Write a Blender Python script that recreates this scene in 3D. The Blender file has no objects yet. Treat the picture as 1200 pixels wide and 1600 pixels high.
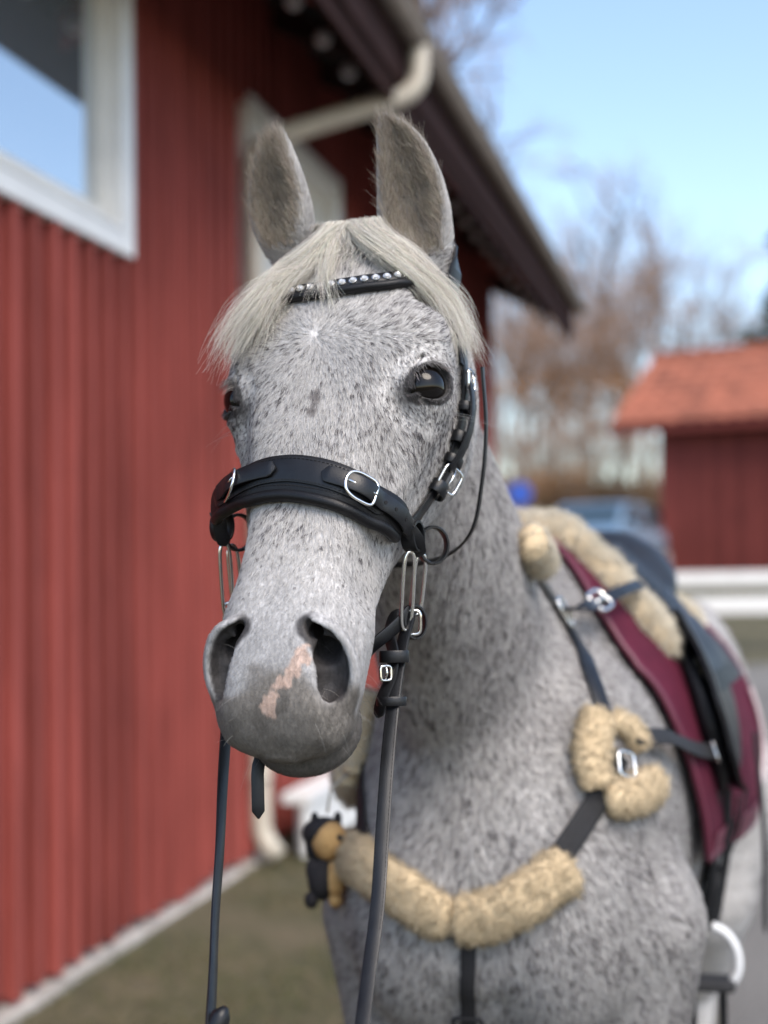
import bpy, bmesh, math, random
import numpy as np
from mathutils import Vector, Matrix

# ------------------------------------------------------------------ camera
rnd = random.Random(7)
rng = np.random.default_rng(7)
FPX = 2200.0                      # focal length in pixels of the 1200x1600 photograph
PITCH, ROLL = math.radians(2.2), math.radians(0.8)
CAM = np.array([0.0, 0.0, 1.5])
_F = np.array([0, math.cos(PITCH), math.sin(PITCH)])
_R0 = np.array([1.0, 0, 0]); _U0 = np.array([0, -math.sin(PITCH), math.cos(PITCH)])
_R = _R0*math.cos(ROLL) - _U0*math.sin(ROLL)
_U = _U0*math.cos(ROLL) + _R0*math.sin(ROLL)
def P(px, py, Y):
    """point at world depth Y that the camera sees at this place of the photograph"""
    r = _F + _R*((px-600)/FPX) + _U*((800-py)/FPX)
    return CAM + r*(Y/r[1])
sc = bpy.context.scene
COL = sc.collection
cd = bpy.data.cameras.new('camera'); cam = bpy.data.objects.new('camera', cd); COL.objects.link(cam)
cd.sensor_fit = 'VERTICAL'; cd.sensor_height = 36.0; cd.lens = 36.0*FPX/1600.0
cd.clip_start = 0.05; cd.clip_end = 2000
cam.matrix_world = Matrix(((_R[0], _U[0], -_F[0], CAM[0]), (_R[1], _U[1], -_F[1], CAM[1]), (_R[2], _U[2], -_F[2], CAM[2]), (0, 0, 0, 1)))
cd.dof.use_dof = True; cd.dof.focus_distance = 1.36; cd.dof.aperture_fstop = 2.6
sc.camera = cam

# ------------------------------------------------------------------ sky and sun
SUN_EL, SUN_AZ = math.radians(52), math.radians(150)   # azimuth clockwise from +Y: veiled sun behind the camera, to the right
w = bpy.data.worlds.new('World'); sc.world = w; w.use_nodes = True
nt = w.node_tree; nt.nodes.clear()
sky = nt.nodes.new('ShaderNodeTexSky'); sky.sky_type = 'NISHITA'; sky.sun_disc = False
sky.sun_elevation = SUN_EL; sky.sun_rotation = SUN_AZ
sky.air_density = 1.0; sky.dust_density = 1.5; sky.ozone_density = 0.6
bg = nt.nodes.new('ShaderNodeBackground'); bg.inputs['Strength'].default_value = 0.15
wo = nt.nodes.new('ShaderNodeOutputWorld')
nt.links.new(sky.outputs[0], bg.inputs[0]); nt.links.new(bg.outputs[0], wo.inputs[0])
sd = bpy.data.lights.new('sun', 'SUN'); sd.energy = 1.5; sd.angle = math.radians(35); sd.color = (1.0, 0.91, 0.80)
sun = bpy.data.objects.new('sun', sd); COL.objects.link(sun)
_sv = Vector((math.sin(SUN_AZ)*math.cos(SUN_EL), math.cos(SUN_AZ)*math.cos(SUN_EL), math.sin(SUN_EL)))
sun.rotation_euler = _sv.to_track_quat('Z', 'Y').to_euler()
sc.view_settings.view_transform = 'Standard'; sc.view_settings.look = 'None'
sc.view_settings.exposure = 1.1; sc.view_settings.gamma = 1.0
sc.cycles.max_bounces = 6; sc.cycles.transparent_max_bounces = 8
sc.cycles.use_denoising = True

# ------------------------------------------------------------------ helpers
def link(o, parent=None):
    COL.objects.link(o)
    if parent is not None: o.parent = parent
    return o
def thing(name, label, cat, group=None, loc=(0, 0, 0)):
    o = bpy.data.objects.new(name, None); COL.objects.link(o); o.location = loc
    o.empty_display_size = 0.1
    o['label'] = label; o['category'] = cat
    if group: o['group'] = group
    return o
def tag(o, label, cat, group=None):
    o['label'] = label; o['category'] = cat
    if group: o['group'] = group
    return o
def unparent_shift(o, parent):
    """keep world coordinates below a thing whose empty stands at its base"""
    if parent is None: return
    if parent.type == 'EMPTY': o.matrix_parent_inverse = Matrix.Translation(-parent.location)
def mesh_obj(name, verts, faces, mat, parent=None, smooth=True):
    me = bpy.data.meshes.new(name)
    me.from_pydata([tuple(map(float, v)) for v in verts], [], [tuple(map(int, f)) for f in faces])
    if smooth: me.polygons.foreach_set('use_smooth', np.ones(len(me.polygons), bool))
    me.materials.append(mat); me.update()
    o = bpy.data.objects.new(name, me); link(o, parent)
    unparent_shift(o, parent)
    return o
class MB:
    """collects plain shapes into one mesh"""
    def __init__(s): s.v = []; s.f = []
    def add(s, vs, fs):
        n = len(s.v); s.v += [tuple(map(float, q)) for q in vs]; s.f += [tuple(int(i)+n for i in q) for q in fs]; return s
    def hexa(s, c):           # 8 corners: bottom 4 (ccw), top 4
        return s.add(c, [(3, 2, 1, 0), (4, 5, 6, 7), (0, 1, 5, 4), (1, 2, 6, 5), (2, 3, 7, 6), (3, 0, 4, 7)])
    def box(s, o, x, y, z):   # origin corner and three edge vectors
        o, x, y, z = (np.asarray(q, float) for q in (o, x, y, z))
        return s.hexa([o, o+x, o+x+y, o+y, o+z, o+x+z, o+x+y+z, o+y+z])
    def tube(s, pts, rad, n=8, cap=True, squash=None):
        pts = np.asarray(pts, float); m = len(pts)
        rad = np.full(m, rad, float) if np.isscalar(rad) else np.asarray(rad, float)
        t = np.gradient(pts, axis=0); t /= np.linalg.norm(t, axis=1)[:, None]+1e-12
        up = np.array([0, 0, 1.0]) if abs(t[0][2]) < .9 else np.array([1.0, 0, 0])
        a = np.cross(t[0], up); a /= np.linalg.norm(a); vs = []
        for i in range(m):
            a = a-t[i]*a.dot(t[i]); a /= np.linalg.norm(a)+1e-12; b = np.cross(t[i], a)
            for k in range(n):
                th = 2*math.pi*k/n; vs.append(pts[i]+rad[i]*(math.cos(th)*a+math.sin(th)*b))
        fs = [(i*n+k, i*n+(k+1) % n, (i+1)*n+(k+1) % n, (i+1)*n+k) for i in range(m-1) for k in range(n)]
        if cap: fs += [tuple(range(n-1, -1, -1)), tuple(range((m-1)*n, m*n))]
        return s.add(vs, fs)
    def build(s, name, mat, parent=None, smooth=False, bevel=0, seg=2, auto=None):
        o = mesh_obj(name, s.v, s.f, mat, parent, smooth)
        if bevel:
            b = o.modifiers.new('bevel', 'BEVEL'); b.width = bevel; b.segments = seg; b.limit_method = 'ANGLE'; b.angle_limit = math.radians(40)
        return o
def spline(pts, n):
    """Catmull-Rom through the points, n samples"""
    p = np.asarray(pts, float); m = len(p)
    d = np.r_[0, np.cumsum(np.linalg.norm(np.diff(p, axis=0), axis=1))]
    tg = np.gradient(p, d, axis=0)
    x = np.linspace(0, d[-1], n); i = np.clip(np.searchsorted(d, x, side='right')-1, 0, m-2)
    h = (d[i+1]-d[i])[:, None]; q = ((x-d[i])/(d[i+1]-d[i]))[:, None]
    return (2*q**3-3*q**2+1)*p[i]+(q**3-2*q**2+q)*h*tg[i]+(-2*q**3+3*q**2)*p[i+1]+(q**3-q**2)*h*tg[i+1]
def herm(xs, ys, x):
    """smooth interpolation of rows ys at xs"""
    xs = np.asarray(xs, float); ys = np.asarray(ys, float); x = np.clip(x, xs[0], xs[-1])
    tg = np.gradient(ys, xs, axis=0); i = np.clip(np.searchsorted(xs, x, side='right')-1, 0, len(xs)-2)
    h = xs[i+1]-xs[i]; q = (x-xs[i])/h
    if ys.ndim > 1: h = h[:, None]; q = q[:, None]
    return (2*q**3-3*q**2+1)*ys[i]+(q**3-2*q**2+q)*h*tg[i]+(-2*q**3+3*q**2)*ys[i+1]+(q**3-q**2)*h*tg[i+1]
def nrm(v): v = np.asarray(v, float); return v/np.linalg.norm(v)

def sharp(o, ang=38):
    o.data.set_sharp_from_angle(angle=math.radians(ang)); return o
def tube_obj(name, pts, rad, mat, parent, n=10, closed=False):
    pts = np.asarray(pts, float)
    if closed: pts = np.vstack([pts, pts[:2]])
    mb = MB(); mb.tube(pts, rad, n, not closed); return mb.build(name, mat, parent, True)
# ------------------------------------------------------------------ materials
class NT:
    def __init__(s, name):
        s.m = bpy.data.materials.new(name); s.m.use_nodes = True; s.t = s.m.node_tree
        s.b = s.t.nodes['Principled BSDF']; s.out = s.t.nodes['Material Output']
    def n(s, typ, **kw):
        x = s.t.nodes.new('ShaderNode'+typ)
        for k, v in kw.items(): setattr(x, k, v)
        return x
    def l(s, a, b): s.t.links.new(a, b)
    def coord(s, scale=(1, 1, 1), kind='Object', rot=(0, 0, 0)):
        c = s.n('TexCoord'); m = s.n('Mapping'); m.inputs['Scale'].default_value = scale; m.inputs['Rotation'].default_value = rot
        s.l(c.outputs[kind], m.inputs['Vector']); return m.outputs[0]
    def noise(s, vec, scale, detail=4, rough=.55):
        x = s.n('TexNoise'); x.inputs['Scale'].default_value = scale; x.inputs['Detail'].default_value = detail
        x.inputs['Roughness'].default_value = rough
        if vec is not None: s.l(vec, x.inputs['Vector'])
        return x.outputs['Fac']
    def ramp(s, fac, stops):
        r = s.n('ValToRGB'); e = r.color_ramp.elements
        while len(e) < len(stops): e.new(.5)
        for k, (p, c) in enumerate(stops): e[k].position = p; e[k].color = (*c, 1) if len(c) == 3 else c
        s.l(fac, r.inputs[0]); return r.outputs[0]
    def mix(s, fac, a, b, mode='MIX'):
        x = s.n('Mix', data_type='RGBA', blend_type=mode)
        for q, i in ((fac, 0), (a, 6), (b, 7)):
            if hasattr(q, 'is_linked'): s.l(q, x.inputs[i])
            else: x.inputs[i].default_value = q if i == 0 else (*q, 1)
        return x.outputs[2]
    def bump(s, h, dist=.002, strength=.5):
        x = s.n('Bump'); x.inputs['Distance'].default_value = dist; x.inputs['Strength'].default_value = strength
        s.l(h, x.inputs['Height']); s.l(x.outputs[0], s.b.inputs['Normal']); return x
    def set(s, **kw):
        names = dict(col='Base Color', rough='Roughness', metal='Metallic', ior='IOR', spec='Specular IOR Level', sheen='Sheen Weight', trans='Transmission Weight', coat='Coat Weight', coatr='Coat Roughness')
        for k, v in kw.items():
            i = s.b.inputs[names[k]]
            if hasattr(v, 'is_linked'): s.l(v, i)
            else: i.default_value = (*v, 1) if k == 'col' else v
        return s
def varied(name, c, var=.25, scale=8, rough=.6, bump=None, detail=4, stretch=(1, 1, 1), **kw):
    """one colour that drifts lighter and darker with noise"""
    k = NT(name); v = k.coord(stretch); n = k.noise(v, scale, detail)
    lo = tuple(x*(1-var) for x in c); hi = tuple(min(1, x*(1+var)) for x in c)
    k.set(col=k.ramp(n, [(.25, lo), (.75, hi)]), rough=rough, **kw)
    if bump: k.bump(k.noise(v, bump[0], 5), bump[1], .6)
    return k.m
M = {}
_k = NT('black_leather'); _v = _k.coord(); _n = _k.noise(_v, 60, 6)
_k.set(col=_k.ramp(_n, [(.3, (.003, .003, .004)), (.8, (.009, .010, .012))]), rough=_k.ramp(_k.noise(_v, 25, 3), [(.3, (.32,)*3), (.75, (.50,)*3)]), spec=.42)
_k.bump(_k.noise(_v, 900, 3), .0004, .5); M['leather'] = _k.m
_k = NT('padded_leather'); _v = _k.coord()
_k.set(col=(.004, .004, .005), rough=_k.ramp(_k.noise(_v, 40, 3), [(.3, (.40,)*3), (.75, (.58,)*3)]), spec=.35)
_k.bump(_k.noise(_v, 700, 4), .0006, .6); M['soft_leather'] = _k.m
M['webbing'] = varied('black_webbing', (.008, .008, .010), .3, 90, .75, (1400, .0008))
_k = NT('steel'); _v = _k.coord(); _k.set(col=(.78, .77, .74), metal=1.0, rough=_k.ramp(_k.noise(_v, 90, 3), [(.3, (.10,)*3), (.8, (.26,)*3)])); M['steel'] = _k.m
_k = NT('crystal'); _k.set(col=(.95, .95, .95), rough=.02, trans=.6, ior=1.9, spec=.9); M['crystal'] = _k.m
M['white_metal'] = varied('pale_metal', (.72, .73, .74), .1, 40, .3)
M['thread'] = varied('black_thread', (.004, .004, .005), .2, 200, .9)
M['fleece_base'] = varied('fleece_base', (.60, .47, .30), .2, 40, .95)
FUR = 1.0        # share of the coat's hairs
# ------------------------------------------------------------------ horse: one implicit body, meshed as one surface
def rot(axis, ang):
    return np.array(Matrix.Rotation(ang, 3, Vector(axis)))
TILT, YAW, HROLL = math.radians(28), math.radians(20.5), math.radians(0.8)
KS, KU, KV = .93, 1.17, 1.06                                   # head length, width, depth
_rz = rot((0, 0, 1), -YAW); _fw = _rz @ np.array([0, -1.0, 0]); _hr = rot(_fw, HROLL)
_Rh = _hr @ _rz
HA = _Rh @ np.array([0, -math.sin(TILT), -math.cos(TILT)])     # down the face
HD = _Rh @ np.array([0, -math.cos(TILT), math.sin(TILT)])      # out of the face
HL = _Rh @ np.array([1.0, 0, 0])                               # the horse's left, image right
HO = P(545, 366, 1.50)                                         # poll
def H(s, u, v): return HO + HA*(s*KS) + HL*(u*KU) + HD*(v*KV)
def to_head(p):
    q = p-HO; return q@HA/KS, q@HL/KU, q@HD/KV
BB = np.array([.30, .954, 0]); BB /= np.linalg.norm(BB); BL = np.array([BB[1], -BB[0], 0])   # backwards, the horse's left
BC = np.array([.117, 1.90, 0])
def B(t, u, z): return BC + BB*t + BL*u + np.array([0, 0, z])
def smin(a, b, k):
    h = np.clip(.5+.5*(b-a)/k, 0, 1); return b*(1-h)+a*h-k*h*(1-h)
def smax(a, b, k): return -smin(-a, -b, k)
NTH = 96
def section_table(stations, n=160):
    """stations: (s, [(u,v)... from the dorsal midline round to the ventral midline]) -> radii R[s, theta]"""
    S, T, Vc = [], [], []
    th = np.linspace(0, math.pi, NTH)
    for s, pts in stations:
        p = np.array(pts, float); vc = .5*(p[0][1]+p[-1][1])
        loop = np.vstack([p, [(-x, y) for x, y in p[-2:0:-1]], p[:1]])
        ext = np.vstack([loop[-3:-1], loop, loop[1:3]])
        c = spline(ext, 600); a = np.arctan2(c[:, 0], c[:, 1]-vc); r = np.hypot(c[:, 0], c[:, 1]-vc)
        m = (a > -.25) | (a < -math.pi+.25); a = np.where(a < -1.6, a+2*math.pi, a)[m]; r = r[m]
        o = np.argsort(a); T.append(np.interp(th, a[o], r[o])); S.append(s); Vc.append(vc)
    x = np.linspace(S[0], S[-1], n)
    return S[0], S[-1], herm(S, np.array(T), x), herm(S, np.array(Vc), x)
def lookup(tab, s, u, v):
    s0, s1, R, Vc = tab; n = len(Vc)
    g = np.clip((s-s0)/(s1-s0)*(n-1), 0, n-1.001); i = g.astype(int); q = g-i
    vc = Vc[i]*(1-q)+Vc[i+1]*q; dv = v-vc; rho = np.hypot(u, dv)
    th = np.arctan2(np.abs(u), dv)/math.pi*(NTH-1); j = np.clip(th.astype(int), 0, NTH-2); w_ = th-j
    r = (R[i, j]*(1-w_)+R[i, j+1]*w_)*(1-q)+(R[i+1, j]*(1-w_)+R[i+1, j+1]*w_)*q
    f = rho-r; e = np.maximum(np.maximum(s0-s, s-s1), 0)
    return np.where(e > 0, np.hypot(np.maximum(f, 0), e)+np.minimum(f, 0)*(e == 0), f)
HEAD = section_table([
 (-.05, [(0, -.05), (.025, -.052), (.045, -.075), (.045, -.11), (.03, -.14), (0, -.15)]),
 (-.01, [(0, -.012), (.035, -.02), (.060, -.055), (.062, -.10), (.045, -.15), (0, -.165)]),
 (.04, [(0, .002), (.046, -.008), (.073, -.05), (.078, -.11), (.056, -.17), (0, -.185)]),
 (.10, [(0, .012), (.056, .000), (.086, -.045), (.088, -.12), (.064, -.20), (0, -.212)]),
 (.17, [(0, .016), (.060, .005), (.091, -.036), (.089, -.13), (.066, -.212), (0, -.222)]),
 (.24, [(0, .010), (.054, .000), (.080, -.045), (.082, -.13), (.058, -.195), (0, -.20)]),
 (.31, [(0, .004), (.045, -.006), (.063, -.045), (.066, -.105), (.046, -.155), (0, -.16)]),
 (.37, [(0, .000), (.039, -.009), (.053, -.042), (.055, -.09), (.040, -.125), (0, -.13)]),
 (.43, [(0, -.001), (.039, -.009), (.053, -.040), (.053, -.078), (.038, -.108), (0, -.114)]),
 (.475, [(0, -.001), (.044, -.010), (.062, -.040), (.058, -.076), (.038, -.104), (0, -.11)]),
 (.515, [(0, -.004), (.044, -.015), (.062, -.044), (.056, -.078), (.038, -.104), (0, -.11)]),
  (.555, [(0, -.013), (.042, -.022), (.058, -.050), (.053, -.08), (.036, -.102), (0, -.108)]),
 (.585, [(0, -.028), (.037, -.034), (.051, -.056), (.047, -.078), (.030, -.092), (0, -.096)]),
 (.600, [(0, -.044), (.027, -.048), (.038, -.060), (.034, -.074), (.020, -.082), (0, -.085)]),
 (.609, [(0, -.060), (.009, -.061), (.012, -.066), (.011, -.070), (.007, -.073), (0, -.075)]),
])
def tsec(t, zt, zm, zb, w, wt):
    return (t, [(0, zt), (wt, zt-.03), (w*.82, .5*(zt+zm)), (w, zm), (w*.86, .45*zm+.55*zb), (w*.45, zb+.015), (0, zb)])
TRUNK = section_table([
 tsec(.00, 1.10, 1.03, .95, .05, .02), tsec(.03, 1.18, 1.04, .88, .12, .04), tsec(.08, 1.27, 1.05, .83, .17, .06), tsec(.17, 1.37, 1.07, .78, .200, .07),
 tsec(.32, 1.44, 1.10, .75, .222, .06), tsec(.50, 1.505, 1.12, .73, .240, .05), tsec(.66, 1.515, 1.12, .72, .255, .05),
 tsec(.85, 1.45, 1.11, .71, .280, .08), tsec(1.05, 1.43, 1.11, .73, .288, .10), tsec(1.25, 1.455, 1.15, .80, .282, .10),
 tsec(1.42, 1.42, 1.16, .88, .262, .09), tsec(1.54, 1.32, 1.15, .96, .19, .06), tsec(1.60, 1.21, 1.13, 1.06, .07, .03)])
def straight(p, tab, o, a, l, d):
    q = p-o; return lookup(tab, q@a, q@l, q@d)
class Sweep:
    """elliptical section carried along a curved centre line"""
    def __init__(s, ctr, up, hw, hd, n=48, shift=None, pw=2.0):
        m = len(ctr); x = np.linspace(0, 1, m); xn = np.linspace(0, 1, n)
        s.c = herm(x, np.array(ctr, float), xn); s.w = herm(x, hw, xn); s.d = herm(x, hd, xn); s.pw = pw
        t = np.gradient(s.c, axis=0); s.t = t/np.linalg.norm(t, axis=1)[:, None]
        up = np.array(up, float); up = np.tile(up, (n, 1)) if up.ndim == 1 else herm(x, up, xn)
        u = up-s.t*np.sum(up*s.t, 1)[:, None]; s.u = u/np.linalg.norm(u, axis=1)[:, None]
        s.l = np.cross(s.t, s.u); s.h = np.linalg.norm(np.diff(s.c, axis=0), axis=1).mean()
    def __call__(s, p):
        f = np.empty(len(p))
        for a in range(0, len(p), 100000):
            q = p[a:a+100000]
            d2 = (q**2).sum(1)[:, None]-2*q@s.c.T+(s.c**2).sum(1)[None]
            i = d2.argmin(1); r = q-s.c[i]; x = np.sum(r*s.t[i], 1)
            g = np.clip(i+x/s.h, 0, len(s.c)-1.001); j = g.astype(int); k = g-j
            L = lambda z: z[j]*(1-k)[:, None]+z[j+1]*k[:, None] if z.ndim > 1 else z[j]*(1-k)+z[j+1]*k
            for _ in range(2):
                g = np.clip(g+.8*np.sum((q-L(s.c))*L(s.t), 1)/s.h, 0, len(s.c)-1.001); j = g.astype(int); k = g-j
            r = q-L(s.c); ux = np.abs(np.sum(r*L(s.l), 1)); vx = np.abs(np.sum(r*L(s.u), 1)); e = np.abs(np.sum(r*L(s.t), 1))
            e = np.where((g <= 0) | (g >= len(s.c)-1.002), e, 0)
            ww = L(s.w); dd = L(s.d); k1 = ((ux/ww)**s.pw+(vx/dd)**s.pw)**(1/s.pw)
            ff = (k1-1)*np.minimum(ww, dd)
            f[a:a+100000] = np.hypot(np.maximum(ff, 0), e)+np.minimum(ff, 0)*(e == 0)
        return f
def ell(p, c, axes, r):
    q = (p-c)@np.array(axes).T; r = np.array(r); k0 = np.linalg.norm(q/r, axis=1); k1 = np.linalg.norm(q/r**2, axis=1)
    return k0*(k0-1)/np.maximum(k1, 1e-9)
def chain(p, pts, rad):
    """rounded tapering limb through the points"""
    f = np.full(len(p), 9.0)
    for (a, b, ra, rb) in zip(pts[:-1], pts[1:], rad[:-1], rad[1:]):
        ab = b-a; h = np.clip((p-a)@ab/ab.dot(ab), 0, 1); f = np.minimum(f, np.linalg.norm(p-a-h[:, None]*ab, axis=1)-(ra+(rb-ra)*h))
    return f
HAX = (HA, HL, HD)
NECK = Sweep([B(.62, .0, 1.20), np.array([.145, 2.15, 1.345]), np.array([.080, 1.93, 1.50]), np.array([.030, 1.755, 1.625]), np.array([-.008, 1.625, 1.715]), H(.06, 0, -.10)],
             [(.1, .35, .9), (.1, .45, .85), (.1, .55, .8), (.1, .65, .75), (.1, .75, .65), (.1, .8, .6)],
             [.152, .126, .106, .090, .080, .072], [.30, .245, .185, .155, .135, .11])
# ears: outer shell minus the hollow in front
def ear_def(pts, wid, yaw_face):
    c = np.array([P(*q) for q in pts]); fd = nrm(_rz @ np.array([math.sin(yaw_face), -math.cos(yaw_face), .15]))
    wm = np.array(wid); hw = wm/2; ax = (c[-1]-c[0])
    outer = Sweep(c, fd, hw, hw*.72+.002)
    iw = np.maximum(hw-.0045, .001)*np.array([.3, .55, .95, 1, 1, 1, 1]); io = np.array([.9, .75, .55, .5, .5, .5, .5])
    inner = Sweep((c+fd*np.maximum(hw*io, .003)[:, None])[1:], fd, iw[1:], np.maximum(iw*.78, .0015)[1:])
    return outer, inner, c, hw.max()
EAR = [ear_def([(690, 452, 1.535), (672, 405, 1.525), (650, 345, 1.515), (641, 290, 1.51), (628, 240, 1.505), (611, 205, 1.50), (600, 186, 1.50)], [.030, .052, .072, .066, .050, .028, .007], .22),
       ear_def([(470, 440, 1.575), (455, 395, 1.56), (442, 345, 1.55), (435, 300, 1.545), (432, 258, 1.54), (434, 228, 1.54), (437, 209, 1.54)], [.030, .050, .066, .062, .046, .026, .007], -.12)]
def eye_frame(sd):
    c = H(.200, sd*.0805, -.0335); n = nrm(HL*sd*.80+HD*.58+HA*.05)
    e1 = -HA*.62+HL*sd*.5-HD*.55; e1 = nrm(e1-n*e1.dot(n)); e2 = nrm(np.cross(n, e1)); e2 = e2 if e2.dot(-HA) > 0 else -e2
    return c, n, e1, e2
EYE_R = .0270
EYES = [eye_frame(1), eye_frame(-1)]
def nostril_path(sd):
    return [H(.496, sd*.029, -.010), H(.508, sd*.040, -.014), H(.526, sd*.046, -.024), H(.546, sd*.043, -.036), H(.561, sd*.033, -.043)]
MOUTH = [H(.604, 0, -.0885), H(.598, .022, -.089), H(.580, .042, -.089), H(.548, .053, -.087), H(.51, .056, -.084), H(.47, .055, -.080)]
MOUTHM = [x-HL*2*float((x-HO)@HL) for x in MOUTH]
SEAM_C = np.array([.018, 1.715, 1.655]); SEAM_N = nrm([-.25, -.72, .62])     # where the neck mesh changes resolution
def seam(c): return (c-SEAM_C)@SEAM_N
def body_sdf(p):
    p = np.asarray(p, float)
    f = np.full(len(p), 1.0); mt = (p[:, 1] > 1.62) & (p[:, 2] < 1.8)
    f[mt] = straight(p[mt], TRUNK, BC, BB, BL, np.array([0, 0, 1.0]))
    def near(c, r): return ((p-c)**2).sum(1) < r*r
    def add(fn, c, r, k):
        m = near(c, r)
        if m.any(): f[m] = smin(f[m], fn(p[m]), k)
    def sub(fn, c, r, k):
        m = near(c, r)
        if m.any(): f[m] = smax(f[m], -fn(p[m]), k)
    Z = np.array([0, 0, 1.0])
    for sd in (1, -1):
        add(lambda q: ell(q, B(.24, sd*.118, 1.10), (BB, BL, Z), (.20, .102, .25)), B(.24, sd*.118, 1.10), .5, .06)      # shoulder
        add(lambda q: ell(q, B(.06, sd*.088, 1.00), (BB, BL, Z), (.085, .095, .145)), B(.06, sd*.088, 1.0), .35, .07)     # breast
        add(lambda q: ell(q, B(1.32, sd*.15, 1.12), (BB, BL, Z), (.24, .14, .30)), B(1.32, sd*.15, 1.12), .6, .06)         # quarter
        fl = [B(.20, sd*.14, .98), B(.20, sd*.14, .80), B(.21, sd*.15, .62), B(.21, sd*.145, .50), B(.21, sd*.14, .46), B(.21, sd*.14, .30), B(.21, sd*.14, .17), B(.19, sd*.14, .06)]
        add(lambda q: chain(q, fl, [.14, .105, .075, .052, .050, .034, .042, .052]), B(.2, sd*.15, .5), .8, .04)
        hl = [B(1.34, sd*.16, 1.0), B(1.28, sd*.16, .80), B(1.45, sd*.14, .60), B(1.53, sd*.135, .52), B(1.50, sd*.13, .33), B(1.48, sd*.13, .18), B(1.45, sd*.13, .06)]
        add(lambda q: chain(q, hl, [.19, .14, .085, .055, .038, .045, .055]), B(1.4, sd*.15, .5), .9, .05)
    m = ((p-SEAM_C)@SEAM_N < .16) & near(np.array([.08, 1.98, 1.48]), .85)
    if m.any(): f[m] = smin(f[m], NECK(p[m]), .06)
    add(lambda q: ell(q, B(.15, 0, 1.17), (nrm(BB-Z*.6), BL, nrm(Z+BB*.6)), (.13, .13, .20)), B(.15, 0, 1.17), .45, .07)
    # head
    hc = H(.28, 0, -.08); m = near(hc, .52); q = p[m]
    if m.any():
        h = lookup(HEAD, *to_head(q))
        def hadd(fn, k, c=None, r=.09):
            if c is None: h[:] = smin(h, fn(q), k); return
            mm = ((q-c)**2).sum(1) < r*r
            if mm.any(): h[mm] = smin(h[mm], fn(q[mm]), k)
        def hsub(fn, k, c=None, r=.09):
            if c is None: h[:] = smax(h, -fn(q), k); return
            mm = ((q-c)**2).sum(1) < r*r
            if mm.any(): h[mm] = smax(h[mm], -fn(q[mm]), k)
        for sd in (1, -1):
            c, n, e1, e2 = EYES[0 if sd > 0 else 1]
            hadd(lambda z: ell(z, H(.145, sd*.076, -.024), HAX, (.048, .026, .022)), .035, H(.145, sd*.076, -.024), .12)       # brow
            hadd(lambda z: ell(z, H(.195, sd*.083, -.048), HAX, (.045, .022, .028)), .02, H(.195, sd*.083, -.048), .12)        # orbit
            hsub(lambda z: ell(z, H(.085, sd*.079, -.030), HAX, (.026, .010, .014)), .03, H(.085, sd*.079, -.030), .12)        # hollow above the eye
            hadd(lambda z: chain(z, [H(.245, sd*.074, -.055), H(.305, sd*.060, -.055), H(.35, sd*.050, -.05)], [.014, .010, .006]), .025, H(.245, sd*.074, -.055), .12)   # facial crest
            hadd(lambda z: ell(z, H(.15, sd*.068, -.135), HAX, (.085, .026, .07)), .025, H(.15, sd*.068, -.135), .16)          # cheek
            hsub(lambda z: ell(z, H(.41, sd*.062, -.046), HAX, (.035, .010, .022)), .02, H(.41, sd*.062, -.046), .12)
            # eye: lids, then the opening
            dirs = lambda A, ta, tb: [nrm(n+e1*(ta*math.cos(x))+e2*(tb*math.sin(x)*(1+.25*math.cos(x)))) for x in A]
            R1 = EYE_R+.0006
            hadd(lambda z: np.linalg.norm(z-c+n*.001, axis=1)-(EYE_R+.0030), .014, c+n*.012, .055)
            up = [c+d_*R1 for d_ in dirs(np.linspace(-.05, math.pi+.05, 13), 1.26, 1.00)]
            hadd(lambda z: chain(z, up, [.0020, .0025, .0030, .0034, .0037, .0038, .0038, .0037, .0035, .0033, .0030, .0025, .0020]), .005, c+n*.012, .055)
            hsub(lambda z: chain(z, [x+e2*.0080+n*.0012 for x in up[2:-3]], [.0006, .001, .0014, .0016, .0016, .0014, .001, .0006]), .006, c+n*.012, .055)
            low = [c+d_*R1 for d_ in dirs(np.linspace(0, -math.pi, 11), 1.26, .90)]
            hadd(lambda z: chain(z, low, [.0020]+[.0025]*9+[.0020]), .005, c+n*.012, .055)
            hsub(lambda z: chain(z, [x-e2*.0065+n*.0012 for x in low[1:-1]], [.001]*9), .004, c+n*.012, .055)
            def cone(z):
                r_ = z-c; rn = np.maximum(r_@n, 1e-4); x_ = r_@e1/rn; y_ = r_@e2/rn; yy = np.where(y_ > 0, y_/.88, y_/.80)
                return (np.hypot(x_/1.20, yy)-1)*rn*.75+np.maximum(np.linalg.norm(r_, axis=1)-EYE_R-.002, 0)*.75
            hsub(cone, .0018, c+n*.012, .055)
            can = c+nrm(n-e1*1.38-e2*.08)*(EYE_R+.004)
            hsub(lambda z: ell(z, can, (e1, e2, n), (.0075, .0028, .006)), .003, c+n*.012, .055)   # inner corner
            hsub(lambda z: np.linalg.norm(z-c, axis=1)-EYE_R*.985, .001, c+n*.012, .055)
            # nostril
            np_ = spline(nostril_path(sd), 9)
            rim = [H(.494, sd*.033, -.005), H(.500, sd*.049, -.010), H(.518, sd*.0595, -.024), H(.540, sd*.0605, -.040), H(.560, sd*.051, -.052), H(.573, sd*.034, -.050)]
            hadd(lambda z: chain(z, spline(rim, 14), [.006]+[.0068]*12+[.006]), .010, H(.515, sd*.043, -.028), .085)
            hsub(lambda z: chain(z, [x+HD*.004+HL*sd*.002 for x in np_], [.0045, .007, .010, .0125, .014, .0145, .0135, .011, .0075]), .007, H(.515, sd*.043, -.028), .085)
            hsub(lambda z: chain(z, [H(.500, sd*.033, -.012), H(.478, sd*.032, -.032), H(.44, sd*.026, -.045)], [.006, .012, .010]), .004, H(.515, sd*.043, -.028), .085)
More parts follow.
